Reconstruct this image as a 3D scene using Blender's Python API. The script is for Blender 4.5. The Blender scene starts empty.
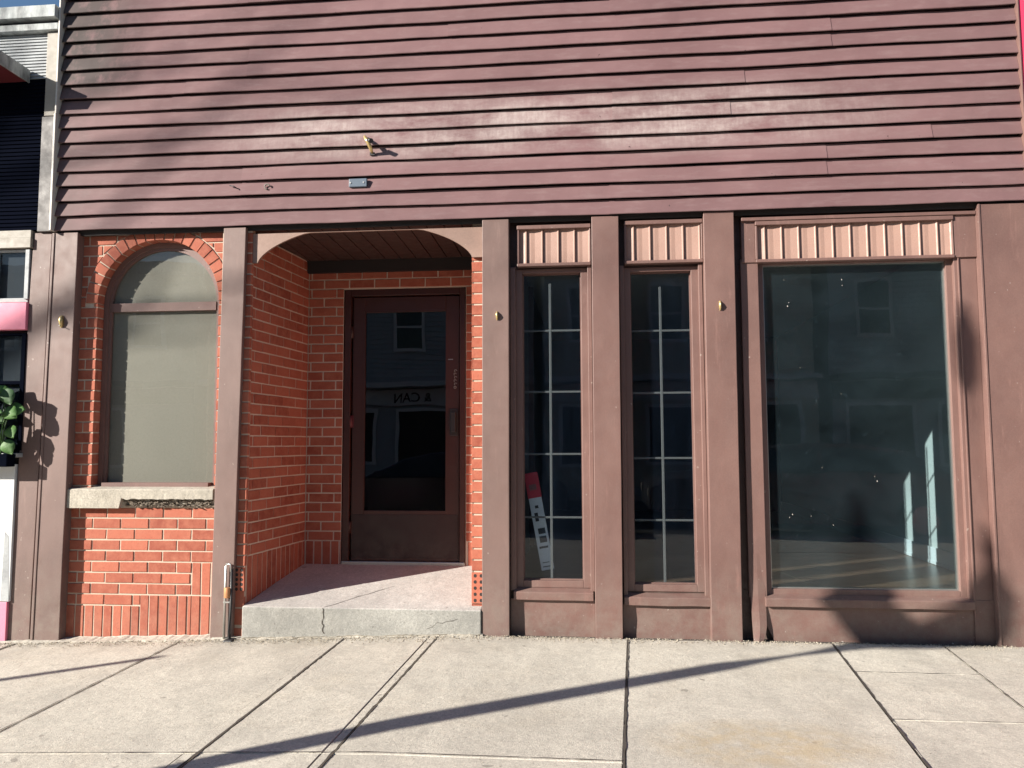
import bpy, bmesh, math, random
from mathutils import Vector, Matrix, noise
random.seed(7)
C = bpy.context.scene.collection
S = bpy.context.scene
PI = math.pi

# ------------------------------------------------------------------ camera
yaw, pitch, roll = math.radians(5.5), math.radians(4.4), math.radians(0.2)
f = Vector((-math.sin(yaw)*math.cos(pitch), math.cos(yaw)*math.cos(pitch), math.sin(pitch)))
r = f.cross(Vector((0, 0, 1))).normalized(); u = r.cross(f)
r2 = math.cos(roll)*r - math.sin(roll)*u; u2 = math.sin(roll)*r + math.cos(roll)*u
cd = bpy.data.cameras.new('camera'); cam = bpy.data.objects.new('camera', cd); C.objects.link(cam)
M = Matrix((r2, u2, -f)).transposed().to_4x4(); M.translation = Vector((0, -5.2, 1.279))
cam.matrix_world = M
cd.sensor_fit = 'HORIZONTAL'; cd.sensor_width = 36; cd.lens = 36*769/1024; cd.clip_end = 500; cd.clip_start = .05
S.camera = cam

# ------------------------------------------------------------------ light
SUN = Vector((1, .635, -.48)).normalized()          # travel direction
w = bpy.data.worlds.new('World'); S.world = w; w.use_nodes = True
nt = w.node_tree
sky = nt.nodes.new('ShaderNodeTexSky'); sky.sky_type = 'NISHITA'; sky.sun_disc = False
sky.sun_elevation = math.asin(-SUN.z); sky.sun_rotation = math.atan2(-SUN.x, -SUN.y)
sky.air_density = 1.2; sky.dust_density = .3; sky.ozone_density = 4
nt.links.new(sky.outputs[0], nt.nodes['Background'].inputs[0]); nt.nodes['Background'].inputs[1].default_value = .05
sl = bpy.data.lights.new('sun', 'SUN'); sl.energy = 5.0; sl.angle = math.radians(.5); sl.color = (1, .93, .83)
so = bpy.data.objects.new('sun', sl); C.objects.link(so)
so.rotation_euler = SUN.to_track_quat('-Z', 'Y').to_euler(); so.location = (-20, -14, 12)
S.view_settings.view_transform = 'Standard'; S.view_settings.look = 'None'
S.view_settings.exposure = 1.25; S.view_settings.gamma = 1; S.view_settings.use_curve_mapping = False

# ------------------------------------------------------------------ helpers
class MB:
    def __init__(s): s.bm = bmesh.new(); s.mi = 0
    def face(s, pts):
        vs = [s.bm.verts.new(p) for p in pts]
        fc = s.bm.faces.new(vs); fc.material_index = s.mi; return fc
    def box(s, x0, x1, y0, y1, z0, z1):
        P = [(x, y, z) for z in (z0, z1) for y in (y0, y1) for x in (x0, x1)]
        s.hexa(P); return s
    def hexa(s, P):
        v = [s.bm.verts.new(p) for p in P]
        for q in ((0, 2, 3, 1), (4, 5, 7, 6), (0, 1, 5, 4), (2, 6, 7, 3), (0, 4, 6, 2), (1, 3, 7, 5)):
            fc = s.bm.faces.new([v[i] for i in q]); fc.material_index = s.mi
        return s
    def prism(s, poly, fr, d0, d1, ch=0.0):
        """poly in 2D, fr = (origin,u,v,n); extruded from d0 (back) to d1 (front) along n, front edge chamfered"""
        O, U, V, N = fr
        n = len(poly); cx = sum(p[0] for p in poly)/n; cy = sum(p[1] for p in poly)/n
        def P(p, d): return O + U*p[0] + V*p[1] + N*d
        def ins(p):
            dx, dy = cx-p[0], cy-p[1]
            return (p[0]+max(-ch, min(ch, dx)), p[1]+max(-ch, min(ch, dy)))
        rings = [[P(p, d0) for p in poly]]
        if ch > 0:
            rings += [[P(p, d1-ch) for p in poly], [P(ins(p), d1) for p in poly]]
        else: rings += [[P(p, d1) for p in poly]]
        rv = [[s.bm.verts.new(p) for p in R] for R in rings]
        for a, b in zip(rv, rv[1:]):
            for i in range(n):
                fc = s.bm.faces.new((a[i], a[(i+1) % n], b[(i+1) % n], b[i])); fc.material_index = s.mi
        fc = s.bm.faces.new(rv[-1]); fc.material_index = s.mi
        fc = s.bm.faces.new(rv[0][::-1]); fc.material_index = s.mi
        return s
    def loft(s, rings, cap=True, closed=True):
        rv = [[s.bm.verts.new(p) for p in R] for R in rings]; n = len(rv[0])
        for a, b in zip(rv, rv[1:]):
            for i in range(n if closed else n-1):
                fc = s.bm.faces.new((a[i], a[(i+1) % n], b[(i+1) % n], b[i])); fc.material_index = s.mi; fc.smooth = True
        if cap:
            s.bm.faces.new(rv[0][::-1]).material_index = s.mi; s.bm.faces.new(rv[-1]).material_index = s.mi
        return s
    def tube(s, pts, rad, n=8, cap=True):
        pts = [Vector(p) for p in pts]
        if not isinstance(rad, (list, tuple)): rad = [rad]*len(pts)
        rings = []
        for i, p in enumerate(pts):
            t = (pts[min(i+1, len(pts)-1)]-pts[max(i-1, 0)]).normalized()
            a = t.cross(Vector((0, 0, 1)))
            if a.length < .05: a = t.cross(Vector((1, 0, 0)))
            a.normalize(); b = t.cross(a)
            rings.append([p+(a*math.cos(2*PI*k/n)+b*math.sin(2*PI*k/n))*rad[i] for k in range(n)])
        return s.loft(rings, cap)
    def build(s, name, mats, parent=None, bevel=0, smooth=False, at=None):
        bmesh.ops.recalc_face_normals(s.bm, faces=s.bm.faces)
        me = bpy.data.meshes.new(name); s.bm.to_mesh(me); s.bm.free()
        for m in (mats if isinstance(mats, (list, tuple)) else [mats]): me.materials.append(m)
        o = bpy.data.objects.new(name, me); C.objects.link(o)
        if at: # move origin
            at = Vector(at); me.transform(Matrix.Translation(-at)); o.location = at
        if parent: 
            o.parent = parent
            base = parent
            off = Vector((0, 0, 0))
            while base: off += base.location; base = base.parent
            me.transform(Matrix.Translation(-off))
        if bevel:
            b = o.modifiers.new('bevel', 'BEVEL'); b.width = bevel; b.segments = 2; b.limit_method = 'ANGLE'
        if smooth:
            for p in me.polygons: p.use_smooth = True
        return o
def empty(name, label, cat, loc=(0, 0, 0), group=None):
    o = bpy.data.objects.new(name, None); C.objects.link(o); o.location = loc; o.empty_display_size = .2
    return tag(o, label, cat, group)
def tag(o, label, cat, group=None):
    o['label'] = label; o['category'] = cat
    if group: o['group'] = group
    return o
def struct(o): o['kind'] = 'structure'; return o
def copy_tree(o, parent=None):
    c = o.copy(); C.objects.link(c); c.parent = parent
    for ch in list(o.children): copy_tree(ch, c)
    return c

# ------------------------------------------------------------------ materials
class NB:
    def __init__(s, name):
        s.m = bpy.data.materials.new(name); s.m.use_nodes = True; s.t = s.m.node_tree
        s.b = s.t.nodes['Principled BSDF']; s.out = s.t.nodes['Material Output']
        g = s.t.nodes.new('ShaderNodeNewGeometry'); s.pos = g.outputs['Position']; s.geo = g
    def n(s, k, **kw):
        x = s.t.nodes.new(k)
        for a, b in kw.items(): setattr(x, a, b)
        return x
    def L(s, a, b): s.t.links.new(a, b)
    def noise(s, scale, detail=4, rough=.6, stretch=(1, 1, 1), off=(0, 0, 0)):
        mp = s.n('ShaderNodeMapping'); mp.inputs['Scale'].default_value = stretch; mp.inputs['Location'].default_value = off
        s.L(s.pos, mp.inputs['Vector'])
        x = s.n('ShaderNodeTexNoise'); x.inputs['Scale'].default_value = scale; x.inputs['Detail'].default_value = detail
        x.inputs['Roughness'].default_value = rough; s.L(mp.outputs[0], x.inputs['Vector']); return x.outputs['Fac']
    def ramp(s, v, a, b, ca=0, cb=1):
        x = s.n('ShaderNodeMapRange'); x.inputs[1].default_value = a; x.inputs[2].default_value = b
        x.inputs[3].default_value = ca; x.inputs[4].default_value = cb; x.clamp = True
        s.L(v, x.inputs[0]); return x.outputs[0]
    def mix(s, fac, a, b, mode='MIX'):
        x = s.n('ShaderNodeMix', data_type='RGBA', blend_type=mode)
        for i, v in ((0, fac), (6, a), (7, b)):
            if isinstance(v, (int, float)): x.inputs[i].default_value = v
            elif isinstance(v, tuple): x.inputs[i].default_value = (*v, 1)
            else: s.L(v, x.inputs[i])
        return x.outputs[2]
    def math(s, op, a, b=None):
        x = s.n('ShaderNodeMath', operation=op)
        for i, v in ((0, a), (1, b)):
            if v is None: continue
            if isinstance(v, (int, float)): x.inputs[i].default_value = v
            else: s.L(v, x.inputs[i])
        return x.outputs[0]
    def xyz(s):
        x = s.n('ShaderNodeSeparateXYZ'); s.L(s.pos, x.inputs[0]); return x.outputs
    def col(s, c):
        if isinstance(c, tuple): s.b.inputs['Base Color'].default_value = (*c, 1)
        else: s.L(c, s.b.inputs['Base Color'])
        return s
    def rough(s, v):
        if isinstance(v, (int, float)): s.b.inputs['Roughness'].default_value = v
        else: s.L(v, s.b.inputs['Roughness'])
        return s
    def bump(s, h, strength=.3, dist=.002):
        x = s.n('ShaderNodeBump'); x.inputs['Strength'].default_value = strength; x.inputs['Distance'].default_value = dist
        s.L(h, x.inputs['Height']); s.L(x.outputs[0], s.b.inputs['Normal']); return s
def dirty(name, base, dirt, rough=.55, scale=3, amt=.6, bs=.25, grain=180, stretch=(1, 1, 1), metal=0, specks=0, spec=.5, bd=.002):
    k = NB(name)
    a = k.ramp(k.noise(scale, 6, .65, stretch), .38, .68)
    c = k.mix(k.math('MULTIPLY', a, amt), base, dirt)
    if 'brown' in name and 'pavement' not in name:
        X, Y, Z = k.xyz()
        c = k.mix(k.math('MULTIPLY', k.math('MULTIPLY', k.ramp(Z, .55, .0), k.ramp(k.noise(9, 6, .75), .38, .62)), .55), c, (.20, .165, .14))
        c = k.mix(k.math('MULTIPLY', k.ramp(k.noise(14, 5, .8, (1, 1, .12), (2, 2, 2)), .58, .72), .35), c, tuple(min(1, v*1.7) for v in base))
        chip = k.math('MULTIPLY', k.ramp(k.noise(38, 3, .7, (1, 1, 1), (8, 1, 3)), .70, .72), k.ramp(Z, .10, .0))
        c = k.mix(chip, c, (.62, .6, .56))
    g = k.noise(grain, 3)
    c = k.mix(1.0, c, k.mix(g, (.8, .8, .8), (1.18, 1.18, 1.18)), 'MULTIPLY')
    if specks:
        sp = k.ramp(k.noise(38, 2, .5, (1, 1, 1), (4, 9, 2)), .735, .76)
        c = k.mix(k.math('MULTIPLY', sp, specks), c, (.6, .55, .5))
    k.col(c).rough(k.ramp(k.noise(scale*4, 4), .3, .7, rough-.1, rough+.12))
    k.bump(k.math('ADD', k.math('MULTIPLY', k.noise(scale*1.3, 3, .5, stretch, (3, 3, 3)), 6), g), bs, bd)
    k.b.inputs['Metallic'].default_value = metal; k.b.inputs['Specular IOR Level'].default_value = spec
    return k.m
def siding_mat():
    k = NB('brown_vinyl'); X, Y, Z = k.xyz()
    base = k.mix(k.ramp(k.noise(1.1, 5, .6), .35, .65), (.148, .084, .087), (.186, .109, .112))
    # slight shade step between panels
    rp = k.n('ShaderNodeObjectInfo')
    isl = k.geo.outputs['Random Per Island']
    base = k.mix(1.0, base, k.mix(isl, (.91, .91, .91), (1.08, 1.07, 1.07)), 'MULTIPLY')
    # chalky dust across the middle boards, streaked downwards
    band = k.math('MULTIPLY', k.ramp(Z, 3.22, 3.4), k.ramp(Z, 3.78, 3.6))
    xs = k.math('MULTIPLY', k.ramp(X, -3.0, -1.7), k.ramp(X, 2.3, 1.0))
    st = k.ramp(k.noise(1.6, 6, .75, (1, 1, 2.0), (1, 2, 7)), .38, .66)
    sv = k.ramp(k.noise(40, 3, .6, (1, 1, .08)), .2, .7, .45, 1)
    chalk = k.math('MULTIPLY', k.math('MULTIPLY', band, xs), k.math('MULTIPLY', st, sv))
    c = k.mix(k.math('MULTIPLY', chalk, .85), base, (.42, .36, .34))
    # faint chalk everywhere
    c = k.mix(k.math('MULTIPLY', k.ramp(k.noise(5, 6, .7, (1, 1, 4)), .5, .8), .25), c, (.31, .24, .235))
    # soot at the upper left corner
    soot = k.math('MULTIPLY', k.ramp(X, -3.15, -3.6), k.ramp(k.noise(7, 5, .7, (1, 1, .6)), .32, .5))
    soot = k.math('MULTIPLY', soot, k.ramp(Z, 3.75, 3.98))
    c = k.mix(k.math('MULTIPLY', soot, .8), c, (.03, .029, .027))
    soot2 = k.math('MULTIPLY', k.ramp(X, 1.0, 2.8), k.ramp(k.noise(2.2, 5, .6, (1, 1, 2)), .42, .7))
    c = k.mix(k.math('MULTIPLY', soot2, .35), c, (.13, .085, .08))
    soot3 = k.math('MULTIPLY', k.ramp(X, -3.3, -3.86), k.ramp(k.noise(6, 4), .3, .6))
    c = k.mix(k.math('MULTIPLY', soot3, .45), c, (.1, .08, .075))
    sp = k.ramp(k.noise(22, 2, .5, (1, 1, 1), (4, 9, 2)), .76, .775)
    c = k.mix(sp, c, (.08, .05, .05))
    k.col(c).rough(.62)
    k.b.inputs['Specular IOR Level'].default_value = .2
    k.bump(k.math('ADD', k.math('MULTIPLY', k.noise(4, 3, .5, (1, 1, 1)), 5), k.noise(130, 2, .5, (.15, 1, 1))), .22, .002)
    return k.m
def brick_mat():
    k = NB('red_brick')
    isl = k.geo.outputs['Random Per Island']
    c = k.mix(isl, (.24, .054, .030), (.39, .112, .066))
    c = k.mix(k.ramp(k.noise(14, 5, .7), .4, .8), c, (.40, .14, .085))
    c = k.mix(k.math('MULTIPLY', k.ramp(k.noise(60, 4, .7), .55, .75), .5), c, (.20, .05, .035))
    X, Y, Z = k.xyz()
    gr = k.math('MULTIPLY', k.ramp(Z, .35, -.1), k.ramp(k.noise(5, 5, .7), .4, .7))
    c = k.mix(k.math('MULTIPLY', gr, .35), c, (.26, .18, .14))
    k.col(c).rough(.85); k.bump(k.math('ADD', k.noise(90, 5, .7), k.noise(18, 3)), .5, .003); return k.m
def mortar_mat(c0=(.42, .34, .27), c1=(.54, .45, .36)):
    k = NB('mortar'); c = k.mix(k.noise(20, 5, .7), c0, c1)
    k.col(c).rough(.95); k.bump(k.noise(120, 4, .7), .6, .004); return k.m
def concrete(name, a, b, stain, big=.8):
    k = NB(name)
    c = k.mix(k.ramp(k.noise(big, 6, .65), .35, .65), a, b)
    c = k.mix(k.math('MULTIPLY', k.ramp(k.noise(1.4, 7, .7, (1, 1, 1), (3, 1, 5)), .5, .75), .45), c, stain)
    c = k.mix(k.math('MULTIPLY', k.ramp(k.noise(9, 6, .75, (1, 1, 1), (1, 7, 5)), .52, .72), .3), c, tuple(v*.6 for v in a))
    c = k.mix(1.0, c, k.mix(k.ramp(k.noise(230, 3, .7), .25, .75), (.72, .72, .73), (1.25, 1.24, 1.22)), 'MULTIPLY')
    sp = k.ramp(k.noise(55, 2, .5, (1, 1, 1), (4, 9, 2)), .70, .735)
    c = k.mix(k.math('MULTIPLY', sp, .65), c, (.10, .09, .08))
    c = k.mix(1.0, c, k.mix(k.ramp(k.noise(75, 4, .8), .3, .7), (.72, .72, .72), (1.2, 1.2, 1.19)), 'MULTIPLY')
    gum = k.ramp(k.noise(11, 1, .4, (1, 1, 1), (14, 3, 2)), .765, .785)
    c = k.mix(k.math('MULTIPLY', gum, .55), c, (.14, .125, .11))
    c = k.mix(1.0, c, k.mix(k.ramp(k.noise(28, 5, .8, (1, 1, 1), (7, 2, 2)), .3, .7), (.86, .86, .86), (1.1, 1.1, 1.1)), 'MULTIPLY')
    st = k.math('MULTIPLY', k.ramp(k.noise(2.6, 8, .75, (1, .6, 1), (9, 4, 1)), .46, .66), .5)
    c = k.mix(st, c, tuple(v*.62 for v in a))
    if name == 'sidewalk_concrete':
        X, Y, Z = k.xyz()
        r_ = k.math('ADD', k.math('POWER', k.math('DIVIDE', k.math('SUBTRACT', X, .75), .55), 2.0), k.math('POWER', k.math('DIVIDE', k.math('SUBTRACT', Y, -1.75), .33), 2.0))
        c = k.mix(k.math('MULTIPLY', k.math('MULTIPLY', k.ramp(r_, 1.0, .1), k.ramp(k.noise(7, 5, .7), .35, .6)), .6), c, (.42, .32, .18))
        c = k.mix(k.math('MULTIPLY', k.math('MULTIPLY', k.ramp(Y, -.35, -.02), k.ramp(k.noise(9, 5, .8), .35, .65)), .45), c, (.24, .21, .17))
    k.col(c).rough(.9)
    k.bump(k.math('ADD', k.noise(160, 4, .7), k.math('MULTIPLY', k.noise(9, 5, .7), 2.5)), .55, .004); return k.m
def glass_mat(name, dust=.03, tint=(.8, .88, .88), dustcol=(.35, .45, .48), refl=1.0, streak=(6, 1, .5), tr=.85):
    k = NB(name); k.t.nodes.remove(k.b)
    tb = k.n('ShaderNodeBsdfTransparent'); tb.inputs[0].default_value = (*[t*tr for t in tint], 1)
    gb = k.n('ShaderNodeBsdfGlossy'); gb.inputs['Roughness'].default_value = .0
    bp = k.n('ShaderNodeBump'); bp.inputs['Strength'].default_value = .12; bp.inputs['Distance'].default_value = .01
    k.L(k.noise(2.2, 1, .4), bp.inputs['Height']); k.L(bp.outputs[0], gb.inputs['Normal'])
    dn = k.n('ShaderNodeVectorMath', operation='DOT_PRODUCT'); k.L(k.geo.outputs['Normal'], dn.inputs[0]); k.L(k.geo.outputs['Incoming'], dn.inputs[1])
    sch = k.math('ADD', k.math('MULTIPLY', k.math('POWER', k.math('SUBTRACT', 1.0, k.math('ABSOLUTE', dn.outputs['Value'])), 5.0), .95), .042)
    m1 = k.n('ShaderNodeMixShader'); k.L(k.math('MULTIPLY', sch, refl), m1.inputs[0]); k.L(tb.outputs[0], m1.inputs[1]); k.L(gb.outputs[0], m1.inputs[2])
    df = k.n('ShaderNodeBsdfDiffuse'); df.inputs[0].default_value = (*dustcol, 1)
    d1 = k.ramp(k.noise(2.0, 6, .7, streak), .3, .7, .4, 1.3)
    d2 = k.math('MULTIPLY', k.math('ADD', k.ramp(k.noise(16, 4, .75, (1, 1, 1), (2, 5, 1)), .62, .8), k.math('MULTIPLY', k.ramp(k.noise(55, 3, .6, (1, 1, .25), (3, 1, 1)), .68, .78), 1.2)), 3.0)
    m2 = k.n('ShaderNodeMixShader'); k.L(k.math('MULTIPLY', k.math('ADD', d1, d2), dust), m2.inputs[0])
    k.L(m1.outputs[0], m2.inputs[1]); k.L(df.outputs[0], m2.inputs[2]); k.L(m2.outputs[0], k.out.inputs[0])
    return k.m
def plain(name, c, rough=.6, metal=0, spec=.5):
    k = NB(name); g = k.noise(60, 4, .6)
    k.col(k.mix(1.0, c, k.mix(g, (.86, .86, .86), (1.12, 1.12, 1.12)), 'MULTIPLY')).rough(rough)
    k.b.inputs['Metallic'].default_value = metal; k.b.inputs['Specular IOR Level'].default_value = spec; return k.m

M_sid = siding_mat()
M_trim = dirty('brown_aluminium_wrap', (.172, .099, .085), (.12, .068, .060), .5, 2.2, .75, .35, 150, (1, 1, .6), specks=.25)
M_trim2 = dirty('grey_brown_painted_board', (.175, .112, .098), (.115, .072, .063), .55, 2.5, .8, .35, 150, (1, 1, .5), specks=.35)
M_pale = dirty('faded_tan_vinyl', (.33, .205, .165), (.27, .17, .14), .5, 5, .5, .2, 150)
M_head = dirty('faded_tan_board', (.27, .175, .14), (.20, .13, .105), .6, 3, .7, .3, 120, specks=.3)
M_dkbrown = dirty('dark_brown_soffit', (.06, .032, .028), (.045, .025, .02), .55, 4, .6, .3)
M_door = dirty('dark_brown_door_paint', (.052, .016, .012), (.034, .011, .009), .4, 3, .5, .15)
M_kick = dirty('brown_kick_panel', (.028, .009, .008), (.020, .008, .007), .45, 3, .5, .15)
M_dark = plain('dark_gap', (.02, .016, .016), .8)
M_brick = brick_mat(); M_mort = mortar_mat(); M_mortd = mortar_mat((.50, .42, .34), (.60, .51, .42))
M_walk = concrete('sidewalk_concrete', (.47, .44, .385), (.60, .565, .49), (.40, .345, .265))
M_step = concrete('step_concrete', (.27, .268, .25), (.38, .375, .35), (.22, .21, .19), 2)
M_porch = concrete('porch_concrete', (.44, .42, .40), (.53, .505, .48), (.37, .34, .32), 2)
M_stone = concrete('sill_stone', (.36, .33, .28), (.46, .425, .365), (.3, .27, .22), 5)
M_joint = plain('joint_dirt', (.06, .05, .042), .95)
M_asph = concrete('asphalt', (.045, .045, .047), (.06, .06, .06), (.035, .035, .035))
M_glass = glass_mat('window_glass', .008, dustcol=(.12, .2, .36), tint=(.9, .96, 1), tr=.92, refl=.7)
M_glassbig = glass_mat('dusty_plate_glass', .028, dustcol=(.16, .24, .29), streak=(1.1, 1, 1.6), tint=(.88, .95, .96), tr=.95, refl=1.1)
M_glassdoor = glass_mat('door_glass', .004, tr=.35, refl=2.0)
M_glassfilm = glass_mat('arch_glass', .01, refl=1.8, tr=.95, tint=(.95, .95, .92), dustcol=(.4, .4, .36))
M_film = dirty('grey_green_window_film', (.175, .175, .155), (.205, .203, .18), .6, 1.5, .6, .05, 60)
M_white = plain('white_muntin', (.13, .115, .10), .5)
M_navy_shade = dirty('navy_with_shade', (.004, .005, .010), (.003, .004, .007), .7, 3, .5, spec=0)  # navy paint with the awning's shade darkened into the colour
M_ltgrey = dirty('light_grey_ribbed_siding', (.36, .38, .39), (.20, .21, .22), .6, 5, .8, .2, 100, (1, 1, 2))
M_weather = dirty('weathered_white_fascia', (.42, .45, .45), (.08, .085, .09), .7, 9, .95, .3, 100, (1, 1, .3))
M_beige = dirty('beige_board', (.30, .275, .235), (.22, .20, .17), .6, 4, .5)
M_pink = dirty('pink_paint', (.75, .22, .32), (.68, .2, .28), .5, 4, .4)
M_hot = dirty('hot_pink_paint', (.70, .045, .11), (.6, .04, .09), .5, 4, .4)
M_wpanel = dirty('white_panel', (.68, .70, .70), (.55, .56, .56), .5, 3, .5)
M_red = plain('dark_red_metal', (.10, .015, .02), .5)
M_brass = plain('brass', (.62, .48, .22), .35, .6)
M_steel = plain('galvanised_steel', (.5, .5, .48), .4, .9)
M_frame = plain('white_window_paint', (.75, .75, .73), .6)
M_rust = plain('rusty_copper_band', (.42, .2, .09), .6, .3)
M_black = plain('black_plastic', (.02, .02, .022), .5)
M_plate = plain('blue_grey_plate', (.09, .12, .16), .5)
M_postw = dirty('white_corner_trim', (.58, .55, .50), (.35, .32, .29), .5, 6, .6)
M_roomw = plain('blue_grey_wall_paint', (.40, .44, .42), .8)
M_ceilw = plain('white_ceiling_paint', (.25, .25, .25), .9)
M_base = plain('white_baseboard', (.55, .60, .60), .5)
def wood_floor():
    k = NB('dark_wood_floor')
    b = k.n('ShaderNodeTexBrick'); b.inputs['Scale'].default_value = 1; b.inputs['Brick Width'].default_value = 1.3; b.inputs['Row Height'].default_value = .13
    b.inputs['Mortar Size'].default_value = .004; b.inputs['Color1'].default_value = (.13, .075, .045, 1); b.inputs['Color2'].default_value = (.19, .115, .07, 1); b.inputs['Mortar'].default_value = (.03, .02, .015, 1)
    k.L(k.pos, b.inputs['Vector']); k.col(k.mix(k.math('MULTIPLY', k.noise(30, 4, .6, (.1, 1, 1)), .5), b.outputs[0], (.07, .04, .03))).rough(.3); return k.m
M_floor = wood_floor()

# ------------------------------------------------------------------ ground
def gz(x):
    if x > -.9: return 0.0
    return -.036*min(4.6, (-.9-x))
def jx(p, y): return p[0] + p[1]*(y+.1)          # joint x at depth y (x at wall, slope)
J = [(-12.5, 0), (-11.2, 0), (-10, 0), (-8.6, 0), (-7.4, 0), (-6.2, -.01), (-5.2, -.01), (-4.0, -.015), (-2.79, -.012), (-1.70, .01), (-1.635, .01), (-1.06, .03), (-1.0, .035),
     (.252, .062), (1.535, .115), (2.205, .12), (3.4, .12), (4.6, .12), (5.8, .12), (7, .12), (8.4, .12), (10, .12), (11.4, .1), (13, .1)]
gap = {8: .008, 9: .002, 10: .012, 11: .003, 12: .009, 13: .011, 14: .009, 15: .006}
mb = MB()
YE = -5.45
for i in range(len(J)-1):
    a, b = J[i], J[i+1]; ga, gb = gap.get(i, .007), gap.get(i+1, .007)
    if i in (12,): ys = [-.02, -1.985, -3.9, YE]
    elif i in (14, 15): ys = [-.02, -.64, -1.39, -2.6, -3.9, YE] if i == 14 else [-.02, -1.39, -2.6, -3.9, YE]
    elif i < 12: ys = [-.02, -1.97, -3.9, YE]
    else: ys = [-.02, -2.05, -3.9, YE]
    if ys[0] == -.02 and i in (9, 11): pass
    for y0, y1 in zip(ys, ys[1:]):
        g = .003 if (i in (12, 10, 9, 11, 8, 14, 15)) else .005
        yy0 = y0-g/2; yy1 = y1+g/2
        dz = random.uniform(-.003, .003)
        n = 6
        def row(y, inset, zz):
            xa = jx(a, y)+ga/2+inset; xb = jx(b, y)-gb/2-inset
            return [(xa+(xb-xa)*t/n, y, gz(xa+(xb-xa)*t/n)+zz) for t in range(n+1)]
        ch = .003 if i not in (9, 11) else .002
        top = [row(yy0-ch, ch, dz), row(yy1+ch, ch, dz)]
        rim = [row(yy0, 0, dz-ch), row(yy1, 0, dz-ch)]; bot = [row(yy0, 0, -.06), row(yy1, 0, -.06)]
        V = [[mb.bm.verts.new(p) for p in R] for R in (bot[0], rim[0], top[0], top[1], rim[1], bot[1])]
        for A, B in zip(V, V[1:]):
            for t in range(n): mb.bm.faces.new((A[t], A[t+1], B[t+1], B[t]))
        mb.bm.faces.new([v[0] for v in V]); mb.bm.faces.new([v[-1] for v in V][::-1])
struct(mb.build('sidewalk', M_walk))
mb = MB()
rj = random.Random(9)
def jline(p0, p1, w0, seed):
    p0, p1 = Vector(p0), Vector(p1); n = max(4, int((p1-p0).length/.035)); t = (p1-p0).normalized(); sd = Vector((-t.y, t.x))
    L_, R_ = [], []
    for q in range(n+1):
        c = p0.lerp(p1, q/n); k1 = noise.noise((q*.31, seed, 0)); k2 = noise.noise((q*.83, seed, 5)); k3 = noise.noise((q*.9, seed, 9))
        ww = w0*max(.12, .75+.9*k1+.6*k2)
        c = c+sd*k3*w0*.35
        for lst, sg in ((L_, 1), (R_, -1)):
            v = c+sd*sg*ww/2; lst.append(mb.bm.verts.new((v.x, v.y, gz(v.x)+.0042)))
    for q in range(n): mb.bm.faces.new((L_[q], L_[q+1], R_[q+1], R_[q]))
for i in range(4, 20):
    if i in (9, 11): continue
    jline((jx(J[i], -.04), -.04), (jx(J[i], YE), YE), {8: .008, 10: .015, 12: .012, 13: .013, 14: .011}.get(i, .009), i)
for (ia, ib, y) in ((5, 13, -1.97), (13, 14, -2.05), (14, 15, -.64), (14, 16, -1.39), (5, 14, -3.9), (14, 18, -2.6)):
    jline((jx(J[ia], y), y), (jx(J[ib], y), y), .004 if y > -1.5 else .006, ia+y)
struct(mb.build('joint_dirt', M_joint))
mb = MB()
mb.hexa([(-13, YE, -.5), (13, YE, -.5), (-13, .3, -.5), (13, .3, -.5), (-13, YE, -.205), (-.9, YE, -.03), (-13, .3, -.205), (-.9, .3, -.03)])
mb.bm.free(); mb = MB()
xs = [-13, -5.5, -.9, 13]
for x0, x1 in zip(xs, xs[1:]):
    mb.face([(x0, YE, gz(x0)-.010), (x1, YE, gz(x1)-.010), (x1, .3, gz(x1)-.010), (x0, .3, gz(x0)-.010)])
struct(mb.build('sidewalk_bedding', M_joint))
mb = MB()
for i in range(-8, 8):
    x0, x1 = i*1.6+.004, (i+1)*1.6-.004
    mb.hexa([(x0, YE-.16, gz(x0)-.3), (x1, YE-.16, gz(x1)-.3), (x0, YE-.006, gz(x0)-.3), (x1, YE-.006, gz(x1)-.3),
             (x0, YE-.16, gz(x0)), (x1, YE-.16, gz(x1)), (x0, YE-.006, gz(x0)), (x1, YE-.006, gz(x1))])
struct(mb.build('kerb', M_step, bevel=.01))
mb = MB()
for x0, x1 in ((-60, -5.5), (-5.5, -.9), (-.9, 60)): mb.face([(x0, -60, gz(x0)-.14), (x1, -60, gz(x1)-.14), (x1, YE-.16, gz(x1)-.14), (x0, YE-.16, gz(x0)-.14)])
struct(mb.build('road', M_asph))
mb = MB(); mb.face([(-200, -200, -.6), (200, -200, -.6), (200, 200, -.6), (-200, 200, -.6)])
struct(mb.build('ground', M_asph))
mb = MB(); mb.box(-60, 60, -17, -13.6, -.4, 0)
struct(mb.build('far_sidewalk', M_walk))

# ------------------------------------------------------------------ the storefront building
B = empty('storefront_building', 'brown clapboard storefront with red brick recess, arched window and three plate glass windows', 'building', (0, 0, 0))
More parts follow.
